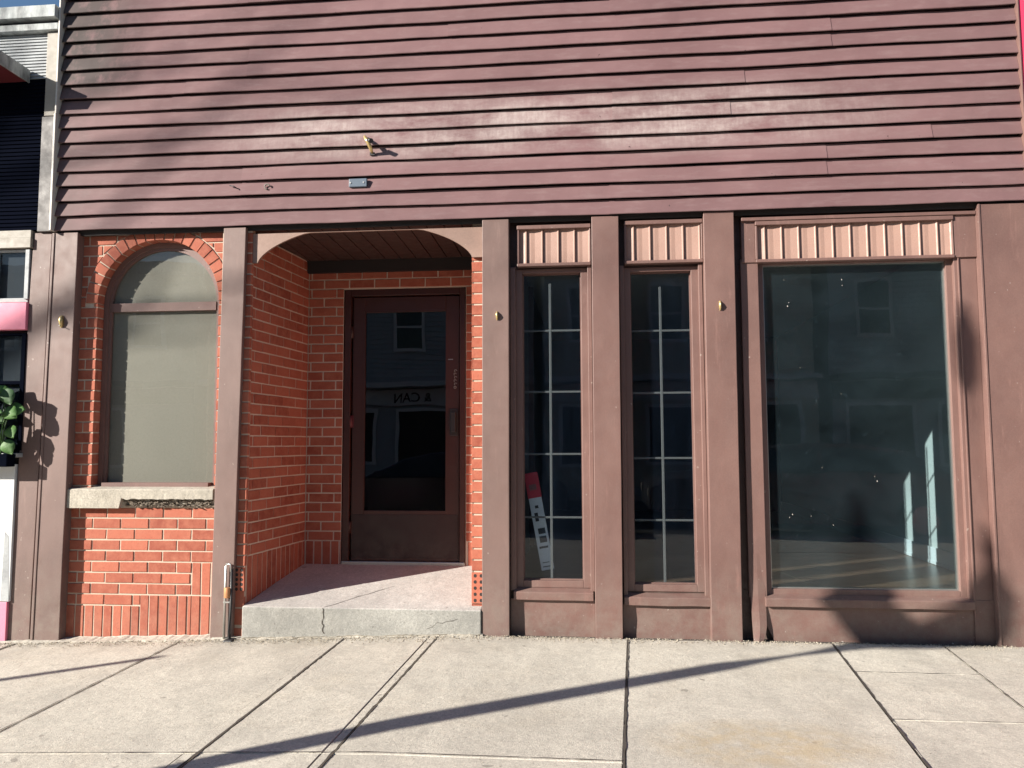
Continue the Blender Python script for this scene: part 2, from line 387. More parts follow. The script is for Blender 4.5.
# ---- upper siding
EX, Z0 = .1107, 2.841
X0, X1 = -3.868, 2.862
seams = {0: [.172], 1: [.174], 2: [-2.452, 1.62], 3: [-2.45, 1.622], 4: [-.9, 2.3], 5: [-1.95], 6: [.2, 1.0], 7: [.202], 8: [-3.0, 1.1], 9: [-2.9],
         10: [-2.43, 1.679], 11: [-2.42, 1.68], 12: [-.95], 13: [.195], 14: [.193], 15: [-2.43, -.94], 16: [-2.0]}
mb = MB()
for i in range(26):
    z0 = Z0+i*EX; z1 = z0+EX
    cuts = [X0]+sorted(seams.get(i, [random.uniform(-3, 2)]))+[X1]
    for j, (a, b) in enumerate(zip(cuts, cuts[1:])):
        pr = .0035*(j % 2)
        n = max(2, int((b-a)/.07)); bot = []
        ph = random.uniform(0, 9)
        def wob(x): return .006*noise.noise((x*1.3+ph*0, i*.7, 2.2)) - .006*math.sin((x-X0)/(X1-X0)*PI)*min(1, .0+.9)
        prof = [(.05, .014), (-.004, .016), (-.006, .001), (-.011, .0), (-.013, .004), (-.012, .010), (.0125, EX-.004), (.022, EX-.003), (.05, EX-.003)]  # open slots under the lips, added to blacken the shadow lines
        rings = []
        for t in range(n+1):
            x = a+(b-a)*t/n; wv = wob(x); oy = .0035*noise.noise((x*2.1, i*1.3, 7.7))+.0015*noise.noise((x*9, i*2.3, 1.7)); rings.append([(x, yy-pr+(oy if 0 < q < 6 else oy*.3), z0+zz+wv+.002*noise.noise((x*7, i*3.1, .5))) for q, (yy, zz) in enumerate(prof)])
        rv = [[mb.bm.verts.new(p) for p in R] for R in rings]
        for A, Bq in zip(rv, rv[1:]):
            for q in range(len(prof)-1): mb.bm.faces.new((A[q], Bq[q], Bq[q+1], A[q+1]))
        for R in (rv[0], rv[-1]): mb.bm.faces.new(R)
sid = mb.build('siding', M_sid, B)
mb = MB()
mb.box(X0-.01, X1+.01, .051, 6.9, 2.86, 5.7)
mb.build('upper_wall', M_dark, B)  # near-black backing puts shade into the siding slots
mb = MB(); mb.box(-4.0, 2.868, -.12, 6.9, 5.7, 5.9); mb.build('roof', M_dkbrown, B)
mb = MB(); mb.box(-3.884, -3.871, -.040, .3, 3.72, 5.7).box(-3.886, -3.870, -.046, .3, 2.84, 3.72)
mb.build('corner_post', M_postw, B, bevel=.003)
mb = MB(); mb.box(2.863, 2.872, -.03, .3, 2.84, 5.7); mb.build('end_channel', M_trim, B, bevel=.002)
# near-black strip above the piers, painting in the shade under the siding
mb = MB(); mb.box(-3.87, 2.86, .028, .046, 2.812, 2.858); mb.build('shade_strip', M_dark, B)

# ---- brick helpers
def clip(poly, a, b, c):                       # keep a*x+b*y<=c
    out = []
    for i, p in enumerate(poly):
        q = poly[(i+1) % len(poly)]; dp = a*p[0]+b*p[1]-c; dq = a*q[0]+b*q[1]-c
        if dp <= 0: out.append(p)
        if dp*dq < 0: t = dp/(dp-dq); out.append((p[0]+(q[0]-p[0])*t, p[1]+(q[1]-p[1])*t))
    return out
def area(p): return abs(sum(p[i][0]*p[(i+1) % len(p)][1]-p[(i+1) % len(p)][0]*p[i][1] for i in range(len(p))))/2
def rnd(poly):
    return [(x+random.uniform(-.0012, .0012), y+random.uniform(-.0012, .0012)) for x, y in poly]
RH, BL, MO = .0766, .213, .0105
def brick(mb, poly, fr, d=.0):
    if len(poly) >= 3 and area(poly) > .0003:
        mb.prism(rnd(poly), fr, -.03, .0+d+random.uniform(-.0018, .0018), .0022)
def running(mb, fr, x0, x1, z0, rows, phase=0, cutter=None, holes=(), bl=BL):
    for i in range(rows):
        za = z0+i*RH+MO/2; zb = z0+(i+1)*RH-MO/2
        x = x0 - bl + ((i % 2)*.5+phase) % 1*bl
        while x < x1:
            a, b = max(x0, x+MO/2), min(x1, x+bl-MO/2)
            if b-a > .012:
                segs = [(a, b)]
                for hx0, hx1, hz0, hz1 in holes:
                    if za < hz1-.01 and zb > hz0+.01:
                        ns = []
                        for s0, s1 in segs:
                            if s1 <= hx0 or s0 >= hx1: ns.append((s0, s1))
                            else:
                                if s0 < hx0-.01: ns.append((s0, hx0))
                                if s1 > hx1+.01: ns.append((hx1, s1))
                        segs = ns
                for s0, s1 in segs:
                    p = [(s0, za), (s1, za), (s1, zb), (s0, zb)]
                    if cutter: p = cutter(p)
                    if p: brick(mb, p, fr)
            x += bl
def soldiers(mb, fr, x0, x1, z0, z1, w=.0705):
    x = x0
    while x < x1-.01:
        brick(mb, [(x+MO/2, z0), (min(x1, x+w-MO/2), z0), (min(x1, x+w-MO/2), z1-MO/2), (x+MO/2, z1-MO/2)], fr); x += w
# ---- left brick panel, Y=.06
YB = .072
FR = (Vector((0, YB, 0)), Vector((1, 0, 0)), Vector((0, 0, 1)), Vector((0, -1, 0)))
AX, AZ, RI, RO = -3.100, 2.312, .463, .556      # arch centre, spring height, inner and outer radius
mb = MB()
def cut_arch(p):
    cx = sum(q[0] for q in p)/len(p); cz = sum(q[1] for q in p)/len(p)
    if cz < AZ-.0:
        return p
    d = Vector((cx-AX, cz-AZ)); L = d.length
    if L > RO+.16: return p
    d.normalize()
    q = clip(p, -d.x, -d.y, -(d.x*AX+d.y*AZ+RO+MO*.7))
    return q
rows_lines = .830-9*RH    # mortar line grid (top line under sill .83)
zb = rows_lines           # = .1406
hole = [(AX-RI, AX+RI, .83, AZ)]
# running rows
def lower_cut(p):
    return p
segsL = -3.72
for i in range(9):
    za = zb+i*RH; xr = -2.60
    if i in (0,): xr = -3.165
    if i in (1, 2, 3) : xr = -2.79
    if i == 1: xr = -2.79
    running(mb, FR, segsL, xr, za, 1, .35+.5*(i % 2))
soldiers(mb, FR, -3.72, -3.17, -.16, zb)
soldiers(mb, FR, -3.165, -2.785, -.16, zb+RH)
soldiers(mb, FR, -2.785, -2.60, -.16, zb+RH)
soldiers(mb, FR, -2.785, -2.60, zb+RH+MO/2, zb+4*RH)
for i in range(9, 36):
    running(mb, FR, segsL, -2.60, zb+i*RH, 1, .35+.5*(i % 2), cut_arch, hole)
# voussoirs
nV = 21
for k in range(nV):
    a0 = PI*k/nV+.010; a1 = PI*(k+1)/nV-.010
    brick(mb, [(AX+RI*math.cos(a), AZ+RI*math.sin(a)) for a in (a0, (a0+a1)/2, a1)] + [(AX+RO*math.cos(a), AZ+RO*math.sin(a)) for a in (a1, (a0+a1)/2, a0)], FR, .004)
# mortar sheet with arched hole
mb.mi = 1
def msheet(mb, P): mb.face(P)
ym = YB+.005
N = 32
arc = [(AX+(RI+.004)*math.cos(PI*k/N), AZ+(RI+.004)*math.sin(PI*k/N)) for k in range(N+1)]
zt = 2.86
for k in range(N):
    (ax, az), (bx, bz) = arc[k], arc[k+1]
    mb.face([(ax, ym, az), (bx, ym, bz), (bx, ym, zt), (ax, ym, zt)])
L_, R_ = -3.74, -2.58
mb.face([(L_, ym, -.2), (R_, ym, -.2), (R_, ym, .85), (L_, ym, .85)])
mb.face([(L_, ym, .85), (AX-RI-.004, ym, .85), (AX-RI-.004, ym, zt), (L_, ym, zt)])
mb.face([(AX+RI+.004, ym, .85), (R_, ym, .85), (R_, ym, zt), (AX+RI+.004, ym, zt)])
# reveals: brick ends going in
mb.mi = 0
for i in range(9, 30):
    za = zb+i*RH+MO/2
    if za > AZ: break
    for sx in (-1, 1):
        xr = AX+sx*RI
        P = (Vector((xr, 0, 0)), Vector((0, 1, 0)), Vector((0, 0, 1)), Vector((-sx, 0, 0)))
        zt_ = min(za+RH-MO, AZ)
        mb.prism([(YB+.002, za), (.20, za), (.20, zt_), (YB+.002, zt_)], P, -.03, random.uniform(-.001, .001), .002)
for k in range(nV):
    a0 = PI*k/nV+.010; a1 = PI*(k+1)/nV-.010
    q = []
    for y in (YB+.003, .20):
        q.append([(AX+rr*math.cos(a), y, AZ+rr*math.sin(a)) for a in (a0, a1) for rr in (RI+.0005, RI+.04)])
    A, Bq = q
    mb.hexa([A[0], A[2], A[1], A[3], Bq[0], Bq[2], Bq[1], Bq[3]])
mb.mi = 1
for k in range(N):
    (ax, az), (bx, bz) = arc[k], arc[k+1]
    mb.face([(ax, ym, az), (bx, ym, bz), (bx, .22, bz), (ax, .22, az)])
for sx in (-1, 1):
    x = AX+sx*(RI+.004); mb.face([(x, ym, .85), (x, .22, .85), (x, .22, AZ), (x, ym, AZ)])
mb.build('brick_wall', [M_brick, M_mort], B)
# ---- stone sill, broken along its lower front edge
mb = MB()
prev = None; n = 60
rings = []
for t in range(n+1):
    x = -3.715+(-2.618+3.715)*t/n
    if x < -3.30: yb_, zl = .018, .828
    else:
        jag = noise.noise((x*22, 1, 5))*.012+noise.noise((x*60, 2, 1))*.006
        yb_, zl = .026, .893+jag+.03*max(0, -(x+2.9))*0
    rings.append([(x, .017+.002*noise.noise((x*30, 1, 1)), zl), (x, .016, .955), (x, .022, .963), (x, .16, .985), (x, .16, .835), (x, .07, .835), (x, .052+.008*noise.noise((x*40, 3, 3)), zl+.0)])
mb.loft(rings)
for p in mb.bm.faces: p.smooth = False
sill = mb.build('stone_sill', M_stone, B)
mb = MB()
for t in range(170):
    x = random.uniform(-3.29, -2.64); s = random.uniform(.004, .011); z = random.uniform(.833, .882)
    mb.hexa([(x+random.uniform(-s, s)+dx*s*2, .045+dy*.02+random.uniform(-.006, .006), z+dz*s+random.uniform(-.003, .003)) for dz in (0, 1) for dy in (0, 1) for dx in (0, 1)])
mb.build('broken_mortar', dirty('brown_rubble', (.16, .13, .10), (.08, .065, .05), .9, 20, .8), sill)

for a_, b_ in ((.992, 1.10), (2.46, 2.60)): MB().box(a_, b_, .101, .189, .312, 2.483).build('wall_jamb', M_dkbrown, B)
# ---- arched window
mb = MB()
def arch_ring(mb, r0, r1, y0, y1, zbot, closed_bottom=True):
    N = 40
    outer = [(AX+r1, zbot)]+[(AX+r1*math.cos(PI*k/N), AZ+r1*math.sin(PI*k/N)) for k in range(N+1)]+[(AX-r1, zbot)]
    inner = [(AX+r0, zbot)]+[(AX+r0*math.cos(PI*k/N), AZ+r0*math.sin(PI*k/N)) for k in range(N+1)]+[(AX-r0, zbot)]
    for i in range(len(outer)-1):
        o0, o1, i0, i1 = outer[i], outer[i+1], inner[i], inner[i+1]
        mb.hexa([(o0[0], y0, o0[1]), (o1[0], y0, o1[1]), (i0[0], y0, i0[1]), (i1[0], y0, i1[1]), (o0[0], y1, o0[1]), (o1[0], y1, o1[1]), (i0[0], y1, i0[1]), (i1[0], y1, i1[1])])
arch_ring(mb, RI-.035, RI-.001, .145, .225, .985)
arch_ring(mb, RI-.056, RI-.035, .158, .225, .985)
mb.box(AX-RI+.06, AX+RI-.06, .152, .225, 2.262, 2.325)
mb.box(AX-RI+.06, AX+RI-.06, .100, .225, .972, 1.004)
AW = mb.build('arched_window', M_trim, B); AW['label'] = 'round-topped window with brown frame and transom bar over pale green film'
mb = MB()
pts = [(AX+.41*math.cos(PI*k/30), .176, AZ+.41*math.sin(PI*k/30)) for k in range(31)]
mb.face(pts+[(AX-.41, .176, .99), (AX+.41, .176, .99)])
mb.build('window_pane', M_glassfilm, AW)
mb = MB(); mb.face([(x, .183, z) for x, y, z in pts]+[(AX-.41, .183, .99), (AX+.41, .183, .99)])
mb.build('window_shade', M_film, AW)

# ---- recess (brick entry)
XE, XBk, YK = -2.378, -2.292, .95           # left edge at front, at back, depth of back wall
XR = -.788
Ul = Vector((XBk-XE, YK-YB, 0)); LL = Ul.length; Ul.normalize(); Nl = Vector((Ul.y, -Ul.x, 0))
FL = (Vector((XE, YB, 0)), Ul, Vector((0, 0, 1)), Nl)
ST = .495
mb = MB()
soldiers(mb, FL, 0, LL, .08, ST)
running(mb, FL, .0, LL, ST, 30, .2, bl=.213)
mb.mi = 1; o = FL[0]-Nl*.005
mb.face([o, o+Ul*LL, o+Ul*LL+Vector((0, 0, 2.8)), o+Vector((0, 0, 2.8))])
mb.build('recess_side_wall', [M_brick, M_mortd], B)
FBk = (Vector((0, YK, 0)), Vector((1, 0, 0)), Vector((0, 0, 1)), Vector((0, -1, 0)))
mb = MB()
DL, DR, DT = -1.985, -.975, 2.555
soldiers(mb, FBk, XBk+.004, DL-.01, .08, ST)
for i in range(30):
    running(mb, FBk, XBk+.004, -.80, ST+i*RH, 1, .1+.5*(i % 2), None, [(DL-.01, DR+.01, 0, DT)])
soldiers(mb, FBk, DR+.02, -.80, .08, ST)
mb.mi = 1; y = YK+.005
mb.face([(XBk-.1, y, 0), (DL-.006, y, 0), (DL-.006, y, 2.86), (XBk-.1, y, 2.86)])
mb.face([(DR+.006, y, 0), (-.7, y, 0), (-.7, y, 2.86), (DR+.006, y, 2.86)])
mb.face([(DL-.006, y, DT), (DR+.006, y, DT), (DR+.006, y, 2.86), (DL-.006, y, 2.86)])
mb.build('recess_back_wall', [M_brick, M_mortd], B)
# right side wall of the recess (hidden) and right brick return facing the street
mb = MB()
FRr = (Vector((XR, YB, 0)), Vector((-.03, .89, 0)).normalized(), Vector((0, 0, 1)), Vector((-1, -.03, 0)).normalized())
running(mb, FRr, .02, .89, .17, 34, .2)
for i in range(31): brick(mb, [(XR, .409+i*RH+MO/2), (-.69, .409+i*RH+MO/2), (-.69, .409+(i+1)*RH-MO/2), (XR, .409+(i+1)*RH-MO/2)], FR)
brick(mb, [(XR, .158), (-.69, .158), (-.69, .190), (XR, .190)], FR)
mb.mi = 1
mb.face([(XR+.003, ym, .15), (-.69, ym, .15), (-.69, ym, 2.84), (XR+.003, ym, 2.84)])
o = FRr[0]+Vector((.005, 0, 0)); mb.face([o, o+FRr[1]*.89, o+FRr[1]*.89+Vector((0, 0, 2.84)), o+Vector((0, 0, 2.84))])
mb.build('recess_return_wall', [M_brick, M_mort], B)
# strip of brick between post and recess
YJ = .034
FJ = (Vector((0, YJ, 0)), Vector((1, 0, 0)), Vector((0, 0, 1)), Vector((0, -1, 0)))
mb = MB()
z = .428
while z < 2.80:
    brick(mb, [(-2.47, z+MO/2), (XE, z+MO/2), (XE, z+RH-MO/2), (-2.47, z+RH-MO/2)], FJ); z += RH
for z in (-.1, .03, .15): brick(mb, [(-2.47, z), (XE-.002, z), (XE-.002, z+.108), (-2.47, z+.108)], FJ)
mb.mi = 1; mb.face([(-2.6, YJ+.005, -.2), (XE-.003, YJ+.005, -.2), (XE-.003, YJ+.005, 2.84), (-2.6, YJ+.005, 2.84)])
mb.face([(XE-.003, YJ+.005, -.2), (XE-.003, YB+.02, -.2), (XE-.003, YB+.02, 2.84), (XE-.003, YJ+.005, 2.84)])
mb.build('recess_jamb_strip', [M_brick, M_mort], B)
# perforated vent bricks
def vent(x0, x1, z0, z1, cols, label, yv):
    mb = MB(); mb.box(x0, x1, yv, yv+.02, z0, z1)
    o = mb.build('vent_brick', M_brick, B, bevel=.002); o['label'] = label
    mb = MB(); n = 5
    for i in range(n):
        for cx in cols:
            z = z0+(z1-z0)*(i+.5)/n
            P = [(cx+.0105*math.cos(2*PI*k/12), .0, z+.012*math.sin(2*PI*k/12)) for k in range(12)]
            mb.loft([[(p[0], yv-.001, p[2]) for p in P], [(p[0], yv+.012, p[2]) for p in P]])
    mb.build('vent_holes', M_dark, o)
vent(XR, -.704, .196, .402, (-.763, -.722), 'sunlit red cored brick with rows of round holes', .062)
vent(-2.465, XE, .258, .422, (-2.432, -2.398), 'shaded red cored brick with rows of round holes', .028)
# arched header board
mb = MB()
n = 48; xa, xb = -2.340, -.785; zt = 2.790
cxa = (xa+xb)/2; half = (xb-xa)/2
def az_(x):
    if x <= xa or x >= xb: return 2.578
    t = (x-cxa)/half; return 2.578+(2.838-2.578)*(1-abs(t)**2)**.65
XSx = [-2.44]+[cxa-half*math.cos(PI*i/n) for i in range(n+1)]+[-.705]
for a, b in zip(XSx, XSx[1:]):
    za, zb2 = az_(a if a > -2.43 else xa), az_(b if b < -.71 else xb)
    if a < xa-.001: za = zb2 = 2.578
    if b > xb+.001: za = zb2 = 2.578
    za = min(za, zt-.002); zb2 = min(zb2, zt-.002)
    mb.hexa([(a, .046, za), (b, .046, zb2), (a, .066, za), (b, .066, zb2), (a, .046, zt), (b, .046, zt), (a, .066, zt), (b, .066, zt)])
bmesh.ops.remove_doubles(mb.bm, verts=mb.bm.verts, dist=.0001)
mb.build('arch_header', M_head, B)
# recess ceiling: grooved boards running inward
mb = MB()
x = -2.40; zc0, zc1 = 2.822, 2.795
while x < -.7:
    a, b = x+.004, x+.128-.004
    mb.hexa([(a, .066, zc0), (b, .066, zc0), (a-.0, YK, zc1), (b-.0, YK, zc1), (a, .066, zc0+.02), (b, .066, zc0+.02), (a, YK, zc1+.02), (b, YK, zc1+.02)])
    x += .128
mb.build('recess_ceiling', M_dkbrown, B, bevel=.003)
mb = MB(); mb.box(XBk-.1, -.7, YK-.035, YK, 2.695, 2.798).box(-2.45, -.65, .066, 1.1, 2.845, 2.858); mb.build('ceiling_trim', M_dark, B)
# porch floor and step
mb = MB()
zs0, zs1 = .165, .318
P = [(-2.372, -.012), (-.712, -.012), (-.712, YB), (-.80, 1.05), (-2.31, 1.05), (-2.372, YB)]
def zf(y): return zs0+(zs1-zs0)*max(0, (y+.01))/1.03
tv = [mb.bm.verts.new((x, y, zf(y))) for x, y in P]; bv = [mb.bm.verts.new((x, y, -.12)) for x, y in P]
f1 = mb.bm.faces.new(tv); f1.material_index = 1
for i in range(len(P)): mb.bm.faces.new((bv[i], bv[(i+1) % 6], tv[(i+1) % 6], tv[i]))
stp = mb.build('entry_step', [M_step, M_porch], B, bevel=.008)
mb = MB()
def ribbon(mb, pts, w, normal):
    pts = [Vector(p) for p in pts]; nn = Vector(normal)
    for a, b in zip(pts, pts[1:]):
        t = (b-a).normalized().cross(nn)*w*random.uniform(.5, 1.2)/2
        mb.face([a-t, b-t, b+t, a+t])
random.seed(3)
cr = [(-1.795+.010*i*0+random.uniform(-.008, .008), -.0145, .165-.017*i) for i in range(11)]
ribbon(mb, cr, .006, (0, -1, 0))
cr = [(-1.79+.045*i+random.uniform(-.008, .008), .0+.055*i, zf(.055*i)+.0015) for i in range(9)]
ribbon(mb, cr, .005, (0, 0, 1))
mb.build('step_crack', M_joint, stp)
for x0 in (-1.08,):
    mb = MB()
    cr = [(x0+.035*i, -.0145, .05+random.uniform(-.014, .014)+.01*i*(1 if x0 > -1.2 else .3)) for i in range(7)]
    ribbon(mb, cr, .0022, (0, -1, 0)); mb.build('step_crack', M_joint, stp)
random.seed(11)

# ---- entry door
mb = MB()
yf = .955
mb.box(DL, DL+.055, yf, 1.08, .31, 2.555).box(DR-.045, DR, yf, 1.08, .31, 2.555).box(DL+.055, DR-.045, yf, 1.08, 2.50+.0, 2.555)
DF = mb.build('door_frame', M_door, B, bevel=.004)
D = MB()
dl, dr, db, dt = DL+.065, DR-.052, .335, 2.492
gl, gr, gb, gt = -1.815, -1.140, .735, 2.365
yd = .985
D.box(dl, gl, yd, yd+.045, db, dt).box(gr, dr, yd, yd+.045, db, dt).box(gl, gr, yd, yd+.045, gt, dt).box(gl, gr, yd, yd+.045, db, gb)
DO = D.build('entry_door', M_door, B, bevel=.004)
mb = MB(); mb.box(gl, gr, yd+.015, yd+.019, gb, gt); mb.build('door_glass', M_glassdoor, DO)
mb = MB(); mb.box(dl+.01, dr-.01, yd-.004, yd, db+.02, gb-.03); mb.build('kick_panel', M_kick, DO, bevel=.002)
mb = MB(); mb.box(gl, gr, yd-.003, yd+.001, gb-.014, gb).box(gl-.012, gl, yd-.003, yd+.001, gb-.014, gt).box(gr, gr+.012, yd-.003, yd+.001, gb-.014, gt).box(gl, gr, yd-.003, yd+.001, gt, gt+.012)
mb.build('glazing_bead', M_door, DO, bevel=.002)
mb = MB(); mb.box(-1.102, -1.036, yd-.012, yd, 1.34, 1.56).box(-1.092, -1.05, yd-.05, yd-.02, 1.37, 1.53); mb.build('door_handle', M_black, DO, bevel=.004)
mb = MB()
for i in range(6):
    z = 1.735+i*.027; rr = .010
    P = [(-1.062+.004*(i % 2)+rr*math.cos(a), z+rr*.9*math.sin(a)) for a in [2*PI*k/10 for k in range(10)]]
    for k in range(10 if i == 0 else 7):
        a, b = P[k], P[(k+1) % 10]; mb.tube([(a[0], yd-.003, a[1]), (b[0], yd-.003, b[1])], .0028, 5)
mb.build('house_number', M_steel, DO)
mb = MB(); mb.box(-1.12, -1.08, yd-.002, yd, 1.962, 1.968); mb.build('lock_slot', M_steel, DO)
for z in (.6, 1.46, 2.2):
    mb = MB(); mb.tube([(dl-.008, yd-.012, z-.05), (dl-.008, yd-.012, z+.05)], .014, 10); mb.box(dl-.02, dl+.015, yd-.006, yd-.001, z-.05, z+.05)
    mb.build('hinge', M_door if z != 1.46 else M_red, DO)
mb = MB(); mb.box(DL, DR, .945, 1.09, .29, .332); mb.build('threshold', M_steel, DF, bevel=.004)
# small vestibule behind the door
mb = MB(); mb.face([(-2.3, 2.2, .3), (-.5, 2.2, .3), (-.5, 2.2, 2.8), (-2.3, 2.2, 2.8)]); mb.face([(-2.3, 1.08, .3), (-2.3, 2.2, .3), (-2.3, 2.2, 2.8), (-2.3, 1.08, 2.8)])
mb.face([(-.8, 1.08, .3), (-.8, 2.2, .3), (-.8, 2.2, 2.8), (-.8, 1.08, 2.8)]); mb.face([(-2.3, 1.08, .3), (-.8, 1.08, .3), (-.8, 2.2, .3), (-2.3, 2.2, .3)]); mb.face([(-2.3, 1.08, 2.8), (-.8, 1.08, 2.8), (-.8, 2.2, 2.8), (-2.3, 2.2, 2.8)])
mb.build('vestibule', M_dkbrown, B)

# ---- piers (wrapped posts)
def pier(xt0, xt1, xb0, xb1, y0, y1, z0, z1, mat, label, lines=()):
    mb = MB(); n = 24
    rings = []
    for i in range(n+1):
        t = i/n; z = z0+(z1-z0)*t
        a = xb0+(xt0-xb0)*t; b = xb1+(xt1-xb1)*t
        wv = lambda q: .0022*noise.noise((q*3, z*2.6, 4.4+q))
        xs = [a, a+(b-a)*.25, a+(b-a)*.5, a+(b-a)*.75, b]
        rings.append([(a, y1, z)]+[(x+(.0015*noise.noise((x, z*3, 9)) if j in (0, 4) else 0), y0+wv(x), z) for j, x in enumerate(xs)]+[(b, y1, z)])
    mb.loft(rings)
    for fc in mb.bm.faces: fc.smooth = False
    o = mb.build('pier', mat, B, bevel=.004); o['label'] = label
    return o
p = pier(-4.045, -3.900, -4.115, -3.945, .012, .25, -.14, 2.838, M_trim2, 'flat grey-brown pilaster beside the neighbouring shop')
pier(-3.868, -3.690, -3.905, -3.712, .0, .25, -.14, 2.83, M_trim2, 'grey-brown pilaster left of the arched window')
mb = MB(); mb.hexa([(-3.948, .004, -.14), (-3.902, .004, -.14), (-3.948, .1, -.14), (-3.902, .1, -.14), (-3.903, .004, 2.83), (-3.866, .004, 2.83), (-3.903, .1, 2.83), (-3.866, .1, 2.83)])
mb.bm.free()
mb = MB()
mb.hexa([(-3.924, -.006, -.13), (-3.903, -.006, -.13), (-3.945, .05, -.13), (-3.903, .05, -.13), (-3.886, -.006, 2.83), (-3.867, -.006, 2.83), (-3.902, .05, 2.83), (-3.867, .05, 2.83)])
mb.build('trim_strip', M_trim2, B, bevel=.004)
pier(-2.577, -2.411, -2.604, -2.446, .0, .07, -.08, 2.828, M_trim2, 'grey-brown post between arched window and entry recess')
pier(-.705, -.520, -.708, -.524, .0, .19, -.03, 2.828, M_trim2, 'brown pier right of the entry recess')
pier(.050, .234, .046, .226, .0, .19, -.03, 2.828, M_trim, 'brown pier between the two narrow windows')
pier(.803, 1.004, .796, .993, .0, .19, -.03, 2.835, M_trim, 'brown pier left of the large window')
mb = MB(); mb.box(2.568, 4.4, .004, .3, -.03, 2.83).box(2.566, 2.580, -.002, .02, -.03, 2.83)
o = mb.build('wall_board', M_trim, B, bevel=.003); o['label'] = 'wide brown sheet metal board right of the large window'
# ---- generic wall core between piers
mb = MB()
mb.box(-.53, .06, .10, .19, 2.47, 2.86).box(.22, .81, .10, .19, 2.465, 2.86).box(.99, 2.6, .10, .19, 2.485, 2.86)
mb.box(-.53, .06, .10, .19, -.1, .34).box(.22, .81, .10, .19, -.1, .325).box(.99, 2.6, .10, .19, -.1, .31)
mb.box(4.38, 4.4, .301, 6.9, -.1, 2.858)
mb.box(-3.86, -2.4, .23, .3, -.1, .98).box(-3.86, -3.56, .23, .3, .98, 2.86).box(-2.65, -2.4, .23, .3, .98, 2.86)
mb.build('wall_core', M_dkbrown, B)

def valance(x0, x1, z0, z1, n, label):
    mb = MB(); wd = (x1-x0)/n if n else 0
    pw = .1115
    x = x0
    first = True
    while x < x1-.002:
        a = x; b = min(x1, x+(pw if not first else pw*.5)); first = False
        prof = [(a, .070), (a+.004, .064), (a+.03, .0615), ((a+b)/2, .0625), (b-.012, .056), (b-.006, .050), (b-.001, .050), (b, .070)]
        if b-a < .04: prof = [(a, .07), (a+.004, .06), (b, .06), (b, .07)]
        dzz = random.uniform(-.003, .003)
        rv = [[mb.bm.verts.new((px, py, z)) for px, py in prof] for z in (z0+.012, z1-.02+dzz)]
        for i in range(len(prof)-1): mb.bm.faces.new((rv[0][i], rv[0][i+1], rv[1][i+1], rv[1][i]))
        x = b
    mb.box(x0, x1, .066, .10, z0, z1)
    o = mb.build('valance', M_pale, B); o['label'] = label
    mb = MB(); mb.box(x0-.012, x1+.006, .032, .09, z1-.024, z1+.004)
    mb.box(x0-.012, x1+.006, .036, .09, z0-.008, z0+.014)
    mb.box(x0-.012, x0+.004, .040, .09, z0+.014, z1-.024).box(x1-.004, x1+.006, .040, .09, z0+.014, z1-.024)
    mb.build('valance_trim', M_trim, o, bevel=.004)
    return o
def window(x0, x1, z0, z1, yg, fr_in, label, glass, xo0, xo1, sill_z, sx0, sx1, apron_x, big=False, fw=.03):
    """x0..x1,z0..z1 = glass opening at depth yg; xo0..xo1 = outer board extents"""
    mb = MB()
    yo = .060
    # outer boards
    mb.box(xo0, x0-fw-.012, yo, .12, sill_z+.0, z1+.04).box(x1+fw+.012, xo1, yo, .12, sill_z+.0, z1+.04)
    # inner frame
    yi = .092
    mb.box(x0-fw-.014, x0, yi, yg+.03, z0-fw-.012, z1+.03).box(x1, x1+fw+.014, yi, yg+.03, z0-fw-.012, z1+.03)
    mb.box(x0, x1, yi, yg+.03, z1, z1+.03).box(x0, x1, yi, yg+.03, z0-fw-.012, z0)
    # thin stop
    s = .007
    W_ = mb.build('window', M_trim, B, bevel=.003); W_['label'] = label
    mb = MB()
    mb.box(x0, x0+s, yg-.012, yg+.02, z0, z1).box(x1-s, x1, yg-.012, yg+.02, z0, z1).box(x0+s, x1-s, yg-.012, yg+.02, z0, z0+s).box(x0+s, x1-s, yg-.012, yg+.02, z1-s, z1)
    mb.build('glazing_stop', M_steel if big else M_trim, W_)
    mb = MB(); mb.box(x0+.004, x1-.004, yg, yg+.005, z0+.003, z1-.003); mb.build('window_pane', glass, W_)
    # sill: sloped, slightly drooping
    mb = MB(); n = 12; rings = []
    for i in range(n+1):
        x = sx0+(sx1-sx0)*i/n; d = .004*noise.noise((x*5, 1, 1))-.002*i/n
        zt = sill_z
        rings.append([(x, .030, zt-.055+d), (x, .028, zt-.004+d), (x, .034, zt+d), (x, .10, zt+.018+d), (x, .10, zt-.055+d)])
    mb.loft(rings)
    for fc in mb.bm.faces: fc.smooth = False
    mb.build('window_sill', M_trim, W_, bevel=.003)
    # apron panel, wrinkled sheet metal
    ax0t, ax0b, ax1 = apron_x
    mb = MB(); nx, nz = 24, 8
    g = []
    for j in range(nz+1):
        t = j/nz; z = -.012+(sill_z-.052+.012)*t; a = ax0b+(ax0t-ax0b)*t
        rw = []
        for i in range(nx+1):
            x = a+(ax1-a)*i/nx
            y = .062+.006*noise.noise((x*4, z*9, 3+x0))+(.004*math.sin((x-a)*60+z*40)*max(0, 1-(x-a)/.25)*max(0, t-.3) if not big else .003*noise.noise((x*11, z*4, 1)))
            rw.append(mb.bm.verts.new((x, y, z)))
        g.append(rw)
    for j in range(nz):
        for i in range(nx): mb.bm.faces.new((g[j][i], g[j][i+1], g[j+1][i+1], g[j+1][i])).smooth = True
    mb.build('apron_panel', M_trim, W_)
    return W_
